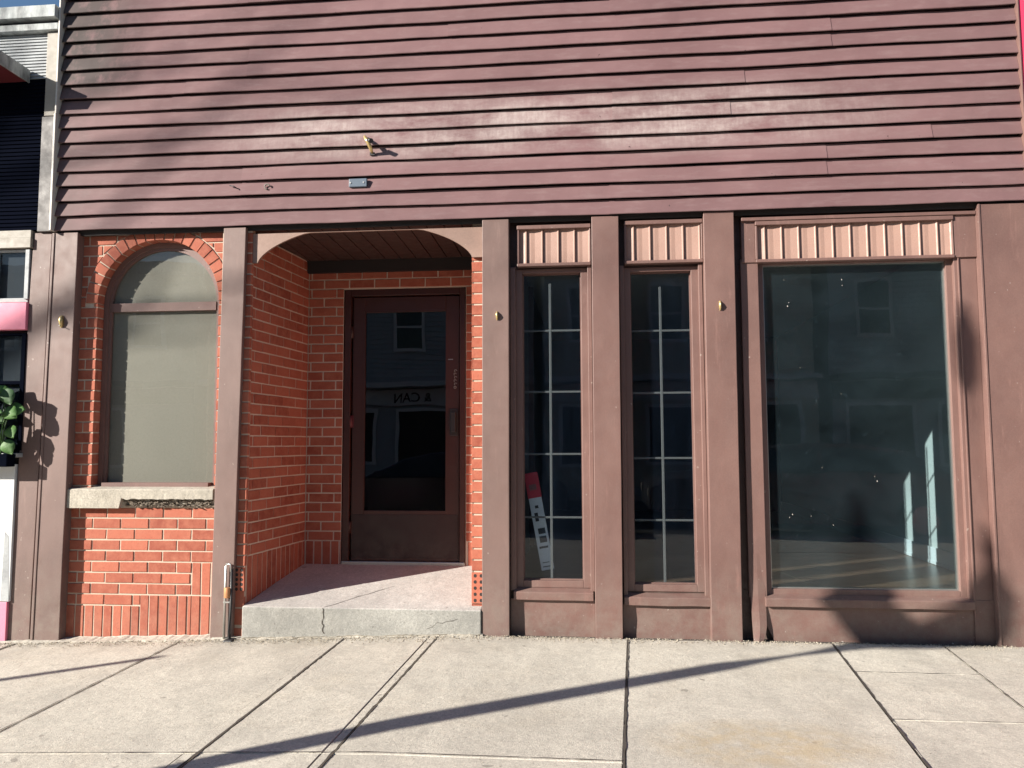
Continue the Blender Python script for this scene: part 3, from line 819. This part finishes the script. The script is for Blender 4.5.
def muntins(W_, xm, zs, x0, x1, z0, z1, yg):
    mb = MB(); y = yg+.012
    mb.box(xm-.0085, xm+.0085, y, y+.012, z0, z1)
    for z in zs: mb.box(x0, x1, y+.001, y+.011, z-.007, z+.007)
    mb.build('muntin_grille', M_white, W_, bevel=.002)
W1 = window(-.435, -.028, .35, 2.462, .14, 0, 'left narrow window with a leaning sign behind its grille', M_glass, -.518, .0465, .287, -.497, .036, (-.518, -.518, .044), fw=.034)
muntins(W1, -.245, (2.065, 1.635, 1.203, .769), -.43, -.03, .35, 2.40, .14)
W2 = window(.312, .724, .334, 2.455, .14, 0, 'right narrow window with pale muntins over a dark room', M_glass, .238, .797, .262, .238, .798, (.232, .232, .797), fw=.034)
muntins(W2, .519, (2.052, 1.621, 1.174, .754), .315, .72, .334, 2.36, .14)
W3 = window(1.205, 2.388, .318, 2.480, .125, 0, 'large plate glass window with dusty streaks and view of a wood floor', M_glassbig, 1.052, 2.568, .268, 1.150, 2.444, (1.100, 1.205, 2.455), True, fw=.026)
rf = random.Random(4)
for x, z, s_ in ((1.37, 2.20, .010), (1.378, 2.225, .006), (1.73, 2.375, .007), (1.732, 2.335, .006), (1.35, 2.38, .004), (1.91, 1.02, .008), (1.895, 1.05, .006), (1.56, 1.11, .005), (1.36, .80, .008), (1.34, .78, .006), (1.48, .79, .004), (1.62, .73, .005), (1.44, 1.78, .004), (1.7, 1.6, .003)):
    mb = MB(); mb.prism([(x+.6*s_*rf.uniform(.5, 1.1)*math.cos(a)*.6, z+.6*s_*rf.uniform(.6, 1.3)*math.sin(a)) for a in [2*PI*q/7 for q in range(7)]], FR, YB-.1245, YB-.1235); mb.build('paint_fleck', M_postw, W3)
valance(-.455, .038, 2.508, 2.785, 0, 'short ribbed tan valance over the left narrow window')
valance(.285, .795, 2.508, 2.795, 0, 'short ribbed tan valance over the right narrow window')
valance(1.162, 2.420, 2.495, 2.765, 0, 'long ribbed tan valance over the large window')
mb = MB(); mb.box(1.060, 1.150, .050, .11, 2.49, 2.785).box(2.430, 2.569, .045, .11, 2.49, 2.785).box(1.060, 2.566, .028, .10, 2.772, 2.795)
mb.build('head_trim', M_trim, B, bevel=.003)
# second vertical seam right of large window
mb = MB(); mb.box(2.447, 2.456, .050, .08, .0, 2.77); mb.box(2.456, 2.569, .056, .12, -.01, .27); mb.build('seam_strip', M_trim, B, bevel=.002)
# curled lower end of left side board
mb = MB(); rings = []
for i in range(13):
    t = i/12; z = .55-.555*t; y = .0588-.045*t**3
    xl = 1.053+.012*t; xr_ = 1.158-.004*t-.028*max(0, t-.8)*5*max(0, t-.8)*5
    rings.append([(xl, y, z), ((xl+xr_)/2, y-.006*t, z), (xr_, y+.004, z), (xr_, y+.010, z), (xl, y+.010, z)])
mb.loft(rings)
for fc in mb.bm.faces: fc.smooth = False
mb.build('loose_flashing', M_trim, B)
# ---- interior room
mb = MB()
zf_, zc_, xr_, yb_ = .265, 2.9, 2.87, 6.6
def room():
    mb = MB(); mb.face([(-.55, .192, zf_), (xr_, .192, zf_), (xr_, yb_, zf_), (-.55, yb_, zf_)]); mb.build('room_floor', M_floor, B)
    mb = MB(); mb.face([(xr_, .192, zf_), (xr_, .192, zc_), (xr_, yb_, zc_), (xr_, yb_, zf_)]);     mb.face([(2.45, .252, zf_), (xr_, .252, zf_), (xr_, .252, zc_), (2.45, .252, zc_)])
    mb.build('room_wall', M_roomw, B)
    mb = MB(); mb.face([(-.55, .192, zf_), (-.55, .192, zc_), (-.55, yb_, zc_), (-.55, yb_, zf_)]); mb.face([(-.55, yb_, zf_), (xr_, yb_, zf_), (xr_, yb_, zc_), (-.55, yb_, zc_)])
    mb.build('room_far_wall', plain('shade_darkened_paint', (.05, .06, .07), .8), B)  # side and back walls painted darker to put the room's gloom in
    mb = MB(); mb.face([(-.55, .192, 2.858), (xr_, .192, 2.858), (xr_, yb_, 2.858), (-.55, yb_, 2.858)]); mb.build('room_ceiling', M_ceilw, B)
    mb = MB(); mb.box(xr_-.016, xr_-.001, .26, yb_, zf_+.002, zf_+.14).box(xr_-.022, xr_-.001, .26, yb_, zf_+.002, zf_+.03); mb.build('baseboard', M_base, B, bevel=.004)
room()
# interior window stools (white ledges inside)
mb = MB(); mb.box(-.5, .03, .195, .30, .30, .325); mb.build('window_stool', M_white, B, bevel=.003); MB().box(.25, .78, .195, .30, .29, .315).build('window_stool', M_white, B, bevel=.003)

# ---- small fixtures on the facade
def clip_thing(x, z, h, label, y=0.0, big=False):
    t = empty('brass_clip', label, 'wall hook', (x, y, z), 'brass clips screwed to the piers')
    mb = MB(); w_ = .009 if not big else .017
    prof = [(-.5, .001), (-.45, .012), (-.2, .020), (.1, .026), (.35, .018), (.5, .002)]
    rings = []
    for t_, d in prof:
        ww = w_*(1-abs(t_)**3*4*.8)
        rings.append([(x-ww, y-.001, z+t_*h), (x-ww*.5, y-d, z+t_*h), (x+ww*.5, y-d, z+t_*h), (x+ww, y-.001, z+t_*h)])
    mb.loft(rings); mb.build('clip_body', M_brass, t)
    if big: mb = MB(); mb.tube([(x+.004, y-.001, z-h*.38), (x+.006, y-.035, z-h*.38)], .003, 8); mb.build('screw', M_steel, t)
clip_thing(-3.787, 2.172, .088, 'oval brass clip on the pilaster left of the arched window', -.001, True)
clip_thing(-.602, 2.152, .060, 'small brass clip on the pier right of the entry recess', -.001)
clip_thing(.899, 2.192, .064, 'small brass clip on the pier left of the large window', -.001)
t = empty('flag_bracket', 'old brass and iron bracket hanging crooked on the siding above the entry', 'bracket', (-1.50, -.01, 3.38))
mb = MB(); mb.tube([(-1.545, -.012, 3.455), (-1.525, -.05, 3.425), (-1.50, -.075, 3.385), (-1.49, -.03, 3.345), (-1.488, -.012, 3.33)], [.010, .013, .016, .012, .008], 8); mb.build('bracket_arm', M_brass, t)
mb = MB(); mb.tube([(-1.50, -.07, 3.40), (-1.47, -.105, 3.385)], .016, 10); mb.build('bracket_socket', M_black, t); MB().box(-1.505, -1.47, -.018, -.008, 3.315, 3.335).build('bracket_foot', M_black, t)
t = tag(MB().box(-1.652, -1.522, -.026, -.004, 3.087, 3.147).build('cover_plate', M_plate, None, bevel=.004, at=(-1.587, -.012, 3.117)), 'small blue-grey rectangular plate screwed to the lower siding', 'plate')
for x in (-1.64, -1.545): mb = MB(); mb.tube([(x, -.026, 3.117), (x, -.030, 3.117)], .006, 8); mb.build('screw', M_steel, t)
mb = MB(); P = []
for k in range(14):
    a = 2*PI*k/14*.85; P.append((-2.255+.018*math.cos(a), -.015, 3.115+.018*math.sin(a)))
mb.tube(P, .005, 6); tag(mb.build('cable_ring', M_white), 'white torn caulk ring stuck on the siding left of the plate', 'ring')
mb = MB(); mb.tube([(-2.535, -.012, 3.135), (-2.50, -.02, 3.125), (-2.475, -.012, 3.108)], .004, 6); tag(mb.build('bent_nail', M_black), 'small bent dark nail in the siding near its lower left', 'nail')
# pipe with valve
t = empty('standpipe', 'rusty metal pipe and valve at the foot of the post beside the recess', 'pipe', (-2.47, -.03, -.06))
mb = MB(); mb.tube([(-2.492, -.020, -.07), (-2.490, -.020, .44), (-2.486, -.02, .455), (-2.455, -.022, .452), (-2.45, -.024, .40)], [.009, .009, .008, .007, .007], 8); mb.build('pipe', M_steel, t)
mb = MB(); mb.tube([(-2.445, -.022, .42), (-2.444, -.03, .15), (-2.450, -.035, .0), (-2.438, -.04, -.06)], .009, 8); mb.build('hose', M_black, t)
mb = MB(); mb.tube([(-2.470, -.022, .225), (-2.470, -.022, .295)], .026, 12); mb.build('valve', M_rust, t, bevel=.002)
mb = MB(); mb.box(-2.47, -2.40, -.09, -.01, -.085, -.045); mb.build('pipe_foot', M_black, t, bevel=.01)
mb = MB(); mb.box(-2.50, -2.445, -.028, -.012, .19, .2); mb.build('pipe_clamp', M_steel, t)

# ---- real estate sign leaning inside the left narrow window
t = empty('leaning_sign', 'narrow red and white property sign leaning behind the left narrow window', 'sign', (-.30, .24, .33))
def sgn(p, q, w_, y=.235):    # board between centre-line points p (bottom) and q (top)
    p, q = Vector(p), Vector(q); U = (q-p); Ln = U.length; U.normalize(); Vv = Vector((U.z, 0, -U.x)); N_ = Vector((0, -1, 0))
    return (Vector((p.x, y, p.z)), Vv, U, N_), Ln
fr, Ln = sgn((-.275, 0, .40), (-.395, 0, 1.07), .10)
mb = MB(); mb.prism([(-.045, 0), (.045, 0), (.045, Ln*.74), (-.045, Ln*.74)], fr, -.006, .0); mb.build('sign_panel', plain('white_sign', (.62, .64, .64), .5), t)
mb = MB(); mb.prism([(-.048, Ln*.74), (.048, Ln*.74), (.048, Ln), (-.048, Ln)], fr, -.006, .001); mb.build('sign_header', plain('red_sign', (.5, .03, .05), .5), t)
for a, b, c, d in ((-.03, .02, .02, .028), (-.03, .02, .05, .055), (-.032, .03, .15, .165), (-.02, .03, .19, .235), (-.02, .03, .25, .29), (-.025, .0, .34, .40), (-.012, .012, .43, .45)):
    mb = MB(); mb.prism([(a, c), (b, c), (b, d), (a, d)], fr, .0005, .002); mb.build('sign_lettering', M_black, t)
mb = MB(); 
for k in range(4): mb.prism([(-.025+.013*k, Ln*.82), (-.017+.013*k, Ln*.82), (-.017+.013*k, Ln*.88), (-.025+.013*k, Ln*.88)], fr, .001, .003)
mb.build('header_lettering', M_white, t)

# ------------------------------------------------------------------ left neighbour
NBd = empty('neighbour_shop', 'grey ribbed shop with pink trim and weathered white fascia left of the brown storefront', 'building', (-7, 0, 0))
mb = MB(); mb.box(-12, -3.893, -.07, .3, 4.452, 4.545); mb.build('fascia', M_weather, NBd, bevel=.004)
mb = MB(); mb.box(-12, -3.895, -.03, .3, 4.375, 4.428); mb.build('lower_fascia', M_weather, NBd, bevel=.004)
MB().box(-12, -3.90, .04, 7, 4.0, 4.5).build('upper_wall', M_dark, NBd); MB().box(-12, -4.06, .06, 7, -.2, 3.999).build('lower_wall', M_dark, NBd)
def ribs(mb, x0, x1, z0, z1, st):
    z = z0
    while z < z1-.001:
        zz = min(z+st, z1)
        mb.hexa([(x0, .012, z), (x1, .012, z), (x0, .06, z), (x1, .06, z), (x0, .022, zz), (x1, .022, zz), (x0, .06, zz), (x1, .06, zz)]); z += st
mb = MB(); ribs(mb, -12, -3.992, 4.02, 4.37, .024); mb.build('ribbed_siding', M_ltgrey, NBd)
mb = MB(); ribs(mb, -12, -4.0, 2.862, 4.02, .03); mb.build('shaded_navy_siding', M_navy_shade, NBd)  # siding below the awning, its shadow put into the dark colour
mb = MB(); mb.box(-3.995, -3.900, -.004, .1, 3.72, 4.368); mb.build('corner_board', M_beige, NBd, bevel=.004)
mb = MB(); mb.box(-4.004, -3.893, -.012, .1, 2.842, 3.712); mb.build('corner_trim', dirty('grey_corner_board', (.13, .122, .12), (.08, .076, .076), .6, 4, .7), NBd, bevel=.004)
mb = MB(); mb.box(-12, -4.055, -.004, .08, 2.80, 2.858).box(-12, -4.05, -.012, .08, 2.725, 2.80); mb.build('frieze_board', M_beige, NBd, bevel=.003)
for (z0, z1, lb) in ((2.345, 2.715, 'small dark upper window of the neighbouring shop'), (1.24, 2.09, 'tall dark lower window of the neighbouring shop')):
    mb = MB(); mb.box(-4.35, -4.075, .02, .06, z0-.02, z0+.012).box(-4.35, -4.075, .02, .06, z1-.01, z1+.005).box(-4.098, -4.065, .004, .06, z0, z1).box(-4.36, -4.335, .02, .06, z0, z1)
    if z1 < 2.2: mb.box(-4.335, -4.098, .02, .06, 1.72, 1.745)
    o = mb.build('shop_window', M_ltgrey if z0 > 2 else M_navy_shade, NBd, bevel=.003); o['label'] = lb
    mb = MB(); mb.box(-4.335, -4.098, .045, .05, z0+.01, z1-.01); mb.build('window_pane', M_glass, o)
    mb = MB(); mb.box(-12, -4.37, .0, .06, z0-.02, z1); mb.build('window_mullion', M_navy_shade, o)
mb = MB(); mb.box(-12, -4.062, -.010, .06, 2.118, 2.318); mb.build('pink_band', M_pink, NBd, bevel=.003)
mb = MB(); mb.box(-12, -4.095, -.006, .06, .17, 1.14); mb.build('bulkhead_panel', M_wpanel, NBd, bevel=.003)
mb = MB(); mb.box(-12, -4.108, -.010, .06, -.25, .165); mb.build('pink_base', M_pink, NBd, bevel=.003)
mb = MB(); mb.box(-12, -4.055, -.05, .04, 1.19, 1.22); mb.build('window_ledge', M_ltgrey, NBd, bevel=.003)
mb = MB(); mb.face([(-4.16, -.0075, .17), (-4.098, -.0075, .17), (-4.12, -.0075, .63), (-4.15, -.0075, .66)]); mb.build('grey_patch', M_ltgrey, NBd)
# awning
PJ = .30; XA = -4.14
o = MB().box(-9, XA, -PJ, .01, 4.0, 4.045).build('awning', M_red, NBd); o['label'] = 'dark red projecting awning of the neighbouring shop'
mb = MB(); mb.box(-9, XA+.004, -PJ-.012, -PJ-.001, 3.985, 4.085).box(XA+.001, XA+.012, -PJ-.012, .008, 3.985, 4.085).box(-9, XA, -PJ, .01, 4.048, 4.08)
mb.build('awning_fascia', M_weather, o, bevel=.003)

# window box and plant
wb = MB().box(-4.75, -4.058, -.135, -.052, 1.125, 1.215).build('window_box', M_navy_shade, None, bevel=.006, at=(-4.4, -.09, 1.125)); tag(wb, 'slim dark planter box on the neighbouring shop ledge', 'planter')
pl = empty('leafy_plant', 'broad-leaved green plant growing out of the planter box', 'plant', (-4.2, -.10, 1.2))
def leafm():
    k = NB('leaf_green'); c = k.mix(k.geo.outputs['Random Per Island'], (.02, .065, .018), (.07, .17, .03))
    k.col(c).rough(.62); k.bump(k.noise(40, 3), .4, .003); return k.m
M_leaf = leafm()
mb = MB(); st = MB(); random.seed(21)
LV = []
for i in range(34):
    bx = random.uniform(-4.55, -4.12); base = Vector((bx, -.10, 1.2))
    tip = Vector((min(bx+random.uniform(-.14, .10), -4.06), random.uniform(-.18, -.05), 1.28+random.random()**.7*.50))
    LV.append((base, tip))
LV += [(Vector((-4.14, -.1, 1.2)), Vector((-4.085, -.13, 1.66))), (Vector((-4.14, -.1, 1.2)), Vector((-4.065, -.12, 1.52))), (Vector((-4.14, -.1, 1.2)), Vector((-4.07, -.10, 1.40))), (Vector((-4.14, -.1, 1.2)), Vector((-4.075, -.12, 1.30)))]
for base, tip in LV:
    st.tube([base, (base+tip)/2+Vector((0, -.01, .03)), tip], [.005, .004, .003], 5)
    L = random.uniform(.10, .17); Wd = L*random.uniform(.30, .42)
    ang = random.uniform(-2.6, -.2); dr_ = Vector((math.cos(ang)*.8, random.uniform(-.5, .2), -abs(math.sin(ang))*.55+random.uniform(-.1, .35))).normalized()
    if tip.x > -4.11: dr_ = Vector((.25, random.uniform(-.4, .1), random.uniform(-.7, .5))).normalized(); L *= .8
    sd = dr_.cross(Vector((0, -1, .4))).normalized(); nn = sd.cross(dr_)
    n = 7; Lf = []; Md = []; Rt = []
    for k in range(n+1):
        t = k/n; ww = Wd*math.sin(PI*min(1, t*.98+.02))**.8*(1-.25*t)
        c = tip+dr_*L*(t-.15)-nn*.05*t*t*L*6*.3
        Lf.append(c-sd*ww+nn*.25*ww+nn*.004*math.sin(k*2.5)); Md.append(c); Rt.append(c+sd*ww+nn*.25*ww)
    vs = [[mb.bm.verts.new(p) for p in q] for q in (Lf, Md, Rt)]
    for k in range(n):
        for a, b in ((0, 1), (1, 2)):
            mb.bm.faces.new((vs[a][k], vs[b][k], vs[b][k+1], vs[a][k+1])).smooth = True
fo = mb.build('foliage', M_leaf, pl); sm = fo.modifiers.new('t', 'SOLIDIFY'); sm.thickness = .0015
st.build('stem', M_leaf, pl)

# ------------------------------------------------------------------ right neighbour
NR = empty('pink_building', 'hot pink painted building edge at the right of the brown siding', 'building', (5, 0, 0))
mb = MB(); mb.box(2.874, 9, -.02, 7, 2.86, 6.2); mb.build('upper_wall', M_hot, NR)
mb = MB(); mb.box(4.41, 9, .01, 7, -.1, 2.859); mb.build('lower_wall', M_pink, NR)

# ------------------------------------------------------------------ gravel and litter along the wall foot
mb = MB(); random.seed(5)
def pebble(mb, x, y, z, s):
    vs = []
    R = Matrix.Rotation(random.uniform(0, 6), 3, 'Z')
    for d in ((1, 0, 0), (-1, 0, 0), (0, 1, 0), (0, -1, 0), (0, 0, 1), (0, 0, -.6)):
        v = R @ Vector((d[0]*random.uniform(.6, 1.2), d[1]*random.uniform(.5, 1), d[2]*random.uniform(.4, .8)))*s
        vs.append(mb.bm.verts.new(Vector((x, y, z))+v))
    for q in ((0, 2, 4), (2, 1, 4), (1, 3, 4), (3, 0, 4), (2, 0, 5), (1, 2, 5), (3, 1, 5), (0, 3, 5)): mb.bm.faces.new([vs[k] for k in q])
for i in range(5000):
    x = random.uniform(-4.3, 3.0); y = -abs(random.gauss(0, .05))-.004
    if x < -.7 and random.random() < .5: y -= random.random()*.10
    if x > 0 and random.random() < .45: continue
    pebble(mb, x, y, gz(x)+.003, random.uniform(.002, .0075))
for i in range(2200):
    x = random.uniform(-4.3, 3.0); y = random.uniform(-3.2, -.1); pebble(mb, x, y, gz(x)+.001, random.uniform(.0015, .004))
for i in range(260):
    x = random.gauss(.75, .35); y = random.gauss(-1.55, .2); pebble(mb, x, y, gz(x)+.001, random.uniform(.0015, .0035))
o = mb.build('gravel', concrete('grit', (.30, .26, .20), (.5, .45, .37), (.2, .17, .13), 30)); o['kind'] = 'stuff'
# crumbled concrete skirt under the step and brick
mb = MB(); n = 160; rings = []
for i in range(n+1):
    x = -4.2+(3.5)*i/n
    wv = .040+.030*noise.noise((x*4, 0, 0))+.02*noise.noise((x*17, 0, 0)); hv = .011+.008*noise.noise((x*6, 5, 0))+.006*noise.noise((x*30, 5, 0))
    if x > -2.4: wv *= .8; hv *= .9
    yb = YB if x < -2.37 else -.012
    if x < -3.69 or (-2.6 < x < -2.44): yb = .0
    rings.append([(x, .07, gz(x)-.03), (x, .07, gz(x)+hv+.004), (x, yb-.01, gz(x)+hv+.003*noise.noise((x*50, 1, 1))), (x, -wv*.5, gz(x)+hv*.55), (x, -wv, gz(x)+.001), (x, -wv-.003, gz(x)-.03)])
mb.loft(rings); 
for fc in mb.bm.faces: fc.smooth = False
struct(mb.build('mortar_skirt', M_walk))

# ------------------------------------------------------------------ trees and post behind the camera (their shadows cross the scene)
M_bark = dirty('grey_bark', (.16, .13, .10), (.09, .07, .055), .9, 12, .7, .6, 60, (1, 1, .3))
def grow(mb, p, d, L, rad, depth, spread, rng, up=.15):
    q = p; pts = [p]; rr = [rad]
    for k in range(4):
        d = (d+Vector((rng.uniform(-1, 1), rng.uniform(-1, 1), rng.uniform(-.6, 1)))*.13+Vector((0, 0, up*.15))).normalized()
        q = q+d*L/4; pts.append(q); rr.append(rad*(1-.11*(k+1)))
    mb.tube(pts, rr, 6 if depth < 2 else 8)
    if depth == 0: return
    nb = rng.choice((2, 3, 3)) if depth > 1 else rng.choice((2, 3))
    for k in range(nb):
        a = d.cross(Vector((rng.uniform(-1, 1), rng.uniform(-1, 1), rng.uniform(-1, 1)))).normalized()
        nd = (d*1+a*spread*rng.uniform(.5, 1.2)).normalized()
        grow(mb, pts[-1] if k < 2 else pts[2+rng.randint(0, 1)], nd, L*rng.uniform(.62, .85), rr[-1]*rng.uniform(.55, .78), depth-1, spread, rng, up)
def tree(loc, hts, rad, depth, seed, label, spread=.7, L=1.8):
    t = empty('bare_tree', label, 'tree', loc)
    rng = random.Random(seed); b = Vector(loc)
    mb = MB(); top = b+Vector((.1, .0, hts)); mb.tube([b, b+Vector((.02, 0, hts*.5)), top], [rad*1.2, rad, rad*.85], 10); mb.build('trunk', M_bark, t)
    mb = MB()
    for k in range(4):
        a = 2*PI*k/4+rng.uniform(-.4, .4)
        grow(mb, top-Vector((0, 0, .15*k)), Vector((math.cos(a)*.7, math.sin(a)*.7, 1)).normalized(), L, rad*.55, depth, spread, rng)
    mb.build('crown', M_bark, t)
tree((-18.8, -8.4, -.3), 8.6, .15, 4, 12, 'large bare street tree across the road to the left', L=1.9)
# near young tree : trunk shadow is the long stripe on the pavement
t = empty('young_tree', 'slender leafless young tree at the kerb left of the photographer', 'tree', (-4.92, -4.2, -.15))
mb = MB(); Bs = Vector((-4.92, -4.2, -.16)); SH = SUN
def onwall(x, z, Yt):   # point at depth Yt whose shadow falls on wall (x,z)
    k = -Yt/SH.y; return Vector((x, 0, z)) - SH*k
mb.tube([Bs, Bs+Vector((.01, 0, 1.2)), Bs+Vector((0, .0, 2.9)), onwall(1.80, .0, -4.2)], [.085, .075, .075, .10], 10); mb.build('trunk', M_bark, t)
mb = MB()
mb.tube([onwall(1.80, -.02, -4.2), onwall(1.76, .14, -4.2), onwall(1.66, .30, -4.2), onwall(1.60, .6, -4.2), onwall(1.58, 1.0, -4.3)], [.10, .15, .15, .06, .02], 8)
mb.tube([onwall(1.80, .0, -4.2), onwall(2.15, .05, -4.2), onwall(2.45, .16, -4.15), onwall(2.50, .36, -4.1), onwall(2.47, .62, -4.1), onwall(2.45, .8, -4.1)], [.08, .11, .12, .10, .04, .008], 8)
mb.tube([onwall(2.42, .25, -4.2), onwall(2.60, .1, -4.1), onwall(2.62, .5, -4.1), onwall(2.42, 1.2, -4.0), onwall(2.39, 1.60, -4.0), onwall(2.38, 1.75, -4.0), onwall(2.38, 2.0, -4.0), onwall(2.38, 2.25, -4.0)], [.02, .02, .005, .004, .010, .05, .055, .01], 8)
mb.build('crown', M_bark, t)
t = empty('shadow_post', 'unseen steel post added at far left for its shadow stripe', 'post', (-7.1, -3.15, -.16))
mb = MB(); e = Vector((-2.72, -.43, -.065)); k = 4.9; tp = e - Vector((1, .635, -.48))*k;  # post added to cast the short stripe on the left pavement
mb.tube([(tp.x, tp.y, -.16), (tp.x, tp.y, tp.z)], [.05, .035], 10); mb.build('post', M_steel, t)

# ------------------------------------------------------------------ parked cars and buildings over the road (seen as reflections)
def car(paint, label, x0):
    t = empty('parked_car', label, 'car', (x0+2.4, -6.9, gz(x0)-.14), 'cars parked along the kerb')
    zb = gz(x0)-.14
    side = [(0, .45), (.02, .75), (.25, .86), (1.1, .95), (1.25, .98), (3.95, 1.0), (4.55, .95), (4.7, .8), (4.72, .4), (4.1, .25), (.4, .25)]
    mb = MB()
    def ringat(y, s): return [(x0+2.36+(x-2.36)*s, y, zb+z) for x, z in side]
    mb.loft([ringat(-6.0, .96), ringat(-5.93, 1), ringat(-5.93-.0-1.75+.0, 1) if False else ringat(-7.65, 1), ringat(-7.72, .96)]); mb.build('body', paint, t, bevel=.02)
    mb = MB(); top = [(1.0, .93), (1.75, 1.32), (2.2, 1.40), (3.2, 1.40), (3.8, 1.26), (4.3, .98)]
    mb.loft([[(x0+x, -6.18+(1.45-z)*0-(.18 if z > 1 else 0), zb+z) for x, z in top], [(x0+x, -7.47+(.18 if z > 1 else 0), zb+z) for x, z in top]]); 
    for fc in mb.bm.faces: fc.smooth = False
    mb.build('roof', paint, t, bevel=.03)
    mb = MB()
    for Q in ([(1.25, .99), (1.82, 1.29), (2.45, 1.34), (2.45, .99)], [(2.52, .99), (2.52, 1.34), (3.2, 1.33), (3.75, 1.2), (4.0, .99)]):
        for ya, yb2 in ((-6.17, -6.33), (-7.48, -7.32)):
            mb = MB()
            mb.face([(x0+x, ya+(yb2-ya)*((z-.93)/.4)+(.006 if ya > -7 else -.006)+.0, zb+z) for x, z in Q])
            mb.build('side_window', M_glassdoor, t)
    for wx in (.85, 3.8):
        for wy in (-6.0, -7.65):
            mb = MB(); mb.tube([(x0+wx, wy-.1, zb+.32), (x0+wx, wy+.1, zb+.32)], .32, 24); w_ = mb.build('wheel', M_black, t)
            mb = MB(); mb.tube([(x0+wx, wy-.105, zb+.32), (x0+wx, wy+.105, zb+.32)], .2, 16); mb.build('rim', M_steel, w_)
    mb = MB(); mb.tube([(x0+1.4, -5.95, zb+1.0), (x0+1.4, -5.82, zb+1.04)], [.05, .07], 8); mb.build('side_mirror', paint, t)
    for wy in (-6.15, -7.5):
        mb = MB(); mb.box(x0-.005, x0+.12, wy-.12, wy+.12, zb+.62, zb+.74); mb.build('headlight', M_white, t, bevel=.02)
car(plain('dark_blue_car_paint', (.015, .02, .04), .15), 'dark saloon car parked at the kerb, mirrored in the door glass', -5.0)
car(plain('grey_car_paint', (.06, .06, .065), .2), 'dark grey saloon car parked at the kerb, mirrored in the narrow window', .9)
def opp(name, x0, x1, h, wm, label, sm, seed):
    t = empty(name, label, 'building', ((x0+x1)/2, -17, 0))
    rng = random.Random(seed)
    mb = MB(); mb.box(x0, x1, -26, -17.05, -.2, h)
    z = 3.4
    while z < h-.3: 
        mb.hexa([(x0, -17.02, z), (x1, -17.02, z), (x0, -17.1, z), (x1, -17.1, z), (x0, -17.045, z+.14), (x1, -17.045, z+.14), (x0, -17.1, z+.14), (x1, -17.1, z+.14)]); z += .15
    mb.build('wall', wm, t)
    mb = MB(); mb.box(x0-.1, x1+.1, -17.3, -16.6, h, h+.25); mb.build('cornice', M_weather, t)
    mb = MB(); mb.box(x0, x1, -17.05, -16.3, 3.05, 3.2).box(x0, x1, -17.0, -16.9, 2.5, 3.0); mb.build('sign_band', sm, t)
    x = x0+.7
    while x < x1-1.4:
        o = MB().box(x, x+1.1, -17.0, -16.97, 4.2, 4.3).box(x, x+1.1, -17.0, -16.97, 5.8, 5.9).box(x, x+.1, -17.0, -16.97, 4.3, 5.8).box(x+1.0, x+1.1, -17, -16.97, 4.3, 5.8).box(x+.1, x+1, -17, -16.98, 5.0, 5.07).build('window', M_frame, t)
        MB().box(x+.1, x+1, -17.0, -16.99, 4.3, 5.8).build('pane', M_glassdoor, o); x += 2.3
    x = x0+.4
    while x < x1-2:
        o = MB().box(x, x+1.9, -17.03, -16.96, .6, .7).box(x, x+1.9, -17.03, -16.96, 2.3, 2.4).box(x, x+.1, -17.03, -16.96, .7, 2.3).box(x+1.8, x+1.9, -17.03, -16.96, .7, 2.3).build('shop_window', M_frame, t)
        MB().box(x+.1, x+1.8, -17.04, -17.0, .7, 2.3).build('pane', M_dark, o); x += 2.5
    return t
M_clap = dirty('pale_blue_grey_clapboard', (.42, .46, .48), (.3, .33, .35), .7, 2, .5)
M_cream = dirty('cream_clapboard', (.55, .5, .38), (.45, .4, .3), .7, 2, .5)
oa = opp('clapboard_building', -11.5, -1.5, 7.4, M_clap, 'pale blue clapboard shop building across the street', M_wpanel, 1)
opp('clapboard_building', -1.2, 6.5, 8.2, M_cream, 'cream clapboard shop building across the street', M_wpanel, 2)
opp('clapboard_building', 6.9, 16, 7.0, M_clap, 'blue-grey clapboard building at the far right across the street', M_navy_shade, 3)
opp('clapboard_building', -24, -12, 6.6, M_cream, 'cream building at the far left across the street', M_navy_shade, 4)
fc = bpy.data.curves.new('shop_lettering', 'FONT'); fc.body = '& CAN'; fc.size = .42; fc.extrude = .01
fo = bpy.data.objects.new('tmp', fc); C.objects.link(fo)
bpy.context.view_layer.update()
me = bpy.data.meshes.new_from_object(fo.evaluated_get(bpy.context.evaluated_depsgraph_get())); bpy.data.objects.remove(fo)
me.transform(Matrix.Translation(Vector((-4.9, -16.88, 2.6))) @ Matrix.Rotation(PI, 4, 'Z') @ Matrix.Rotation(PI/2, 4, 'X'))
me.transform(Matrix.Translation(-oa.location)); me.materials.append(M_navy_shade)
lo = bpy.data.objects.new('shop_lettering', me); C.objects.link(lo); lo.parent = oa
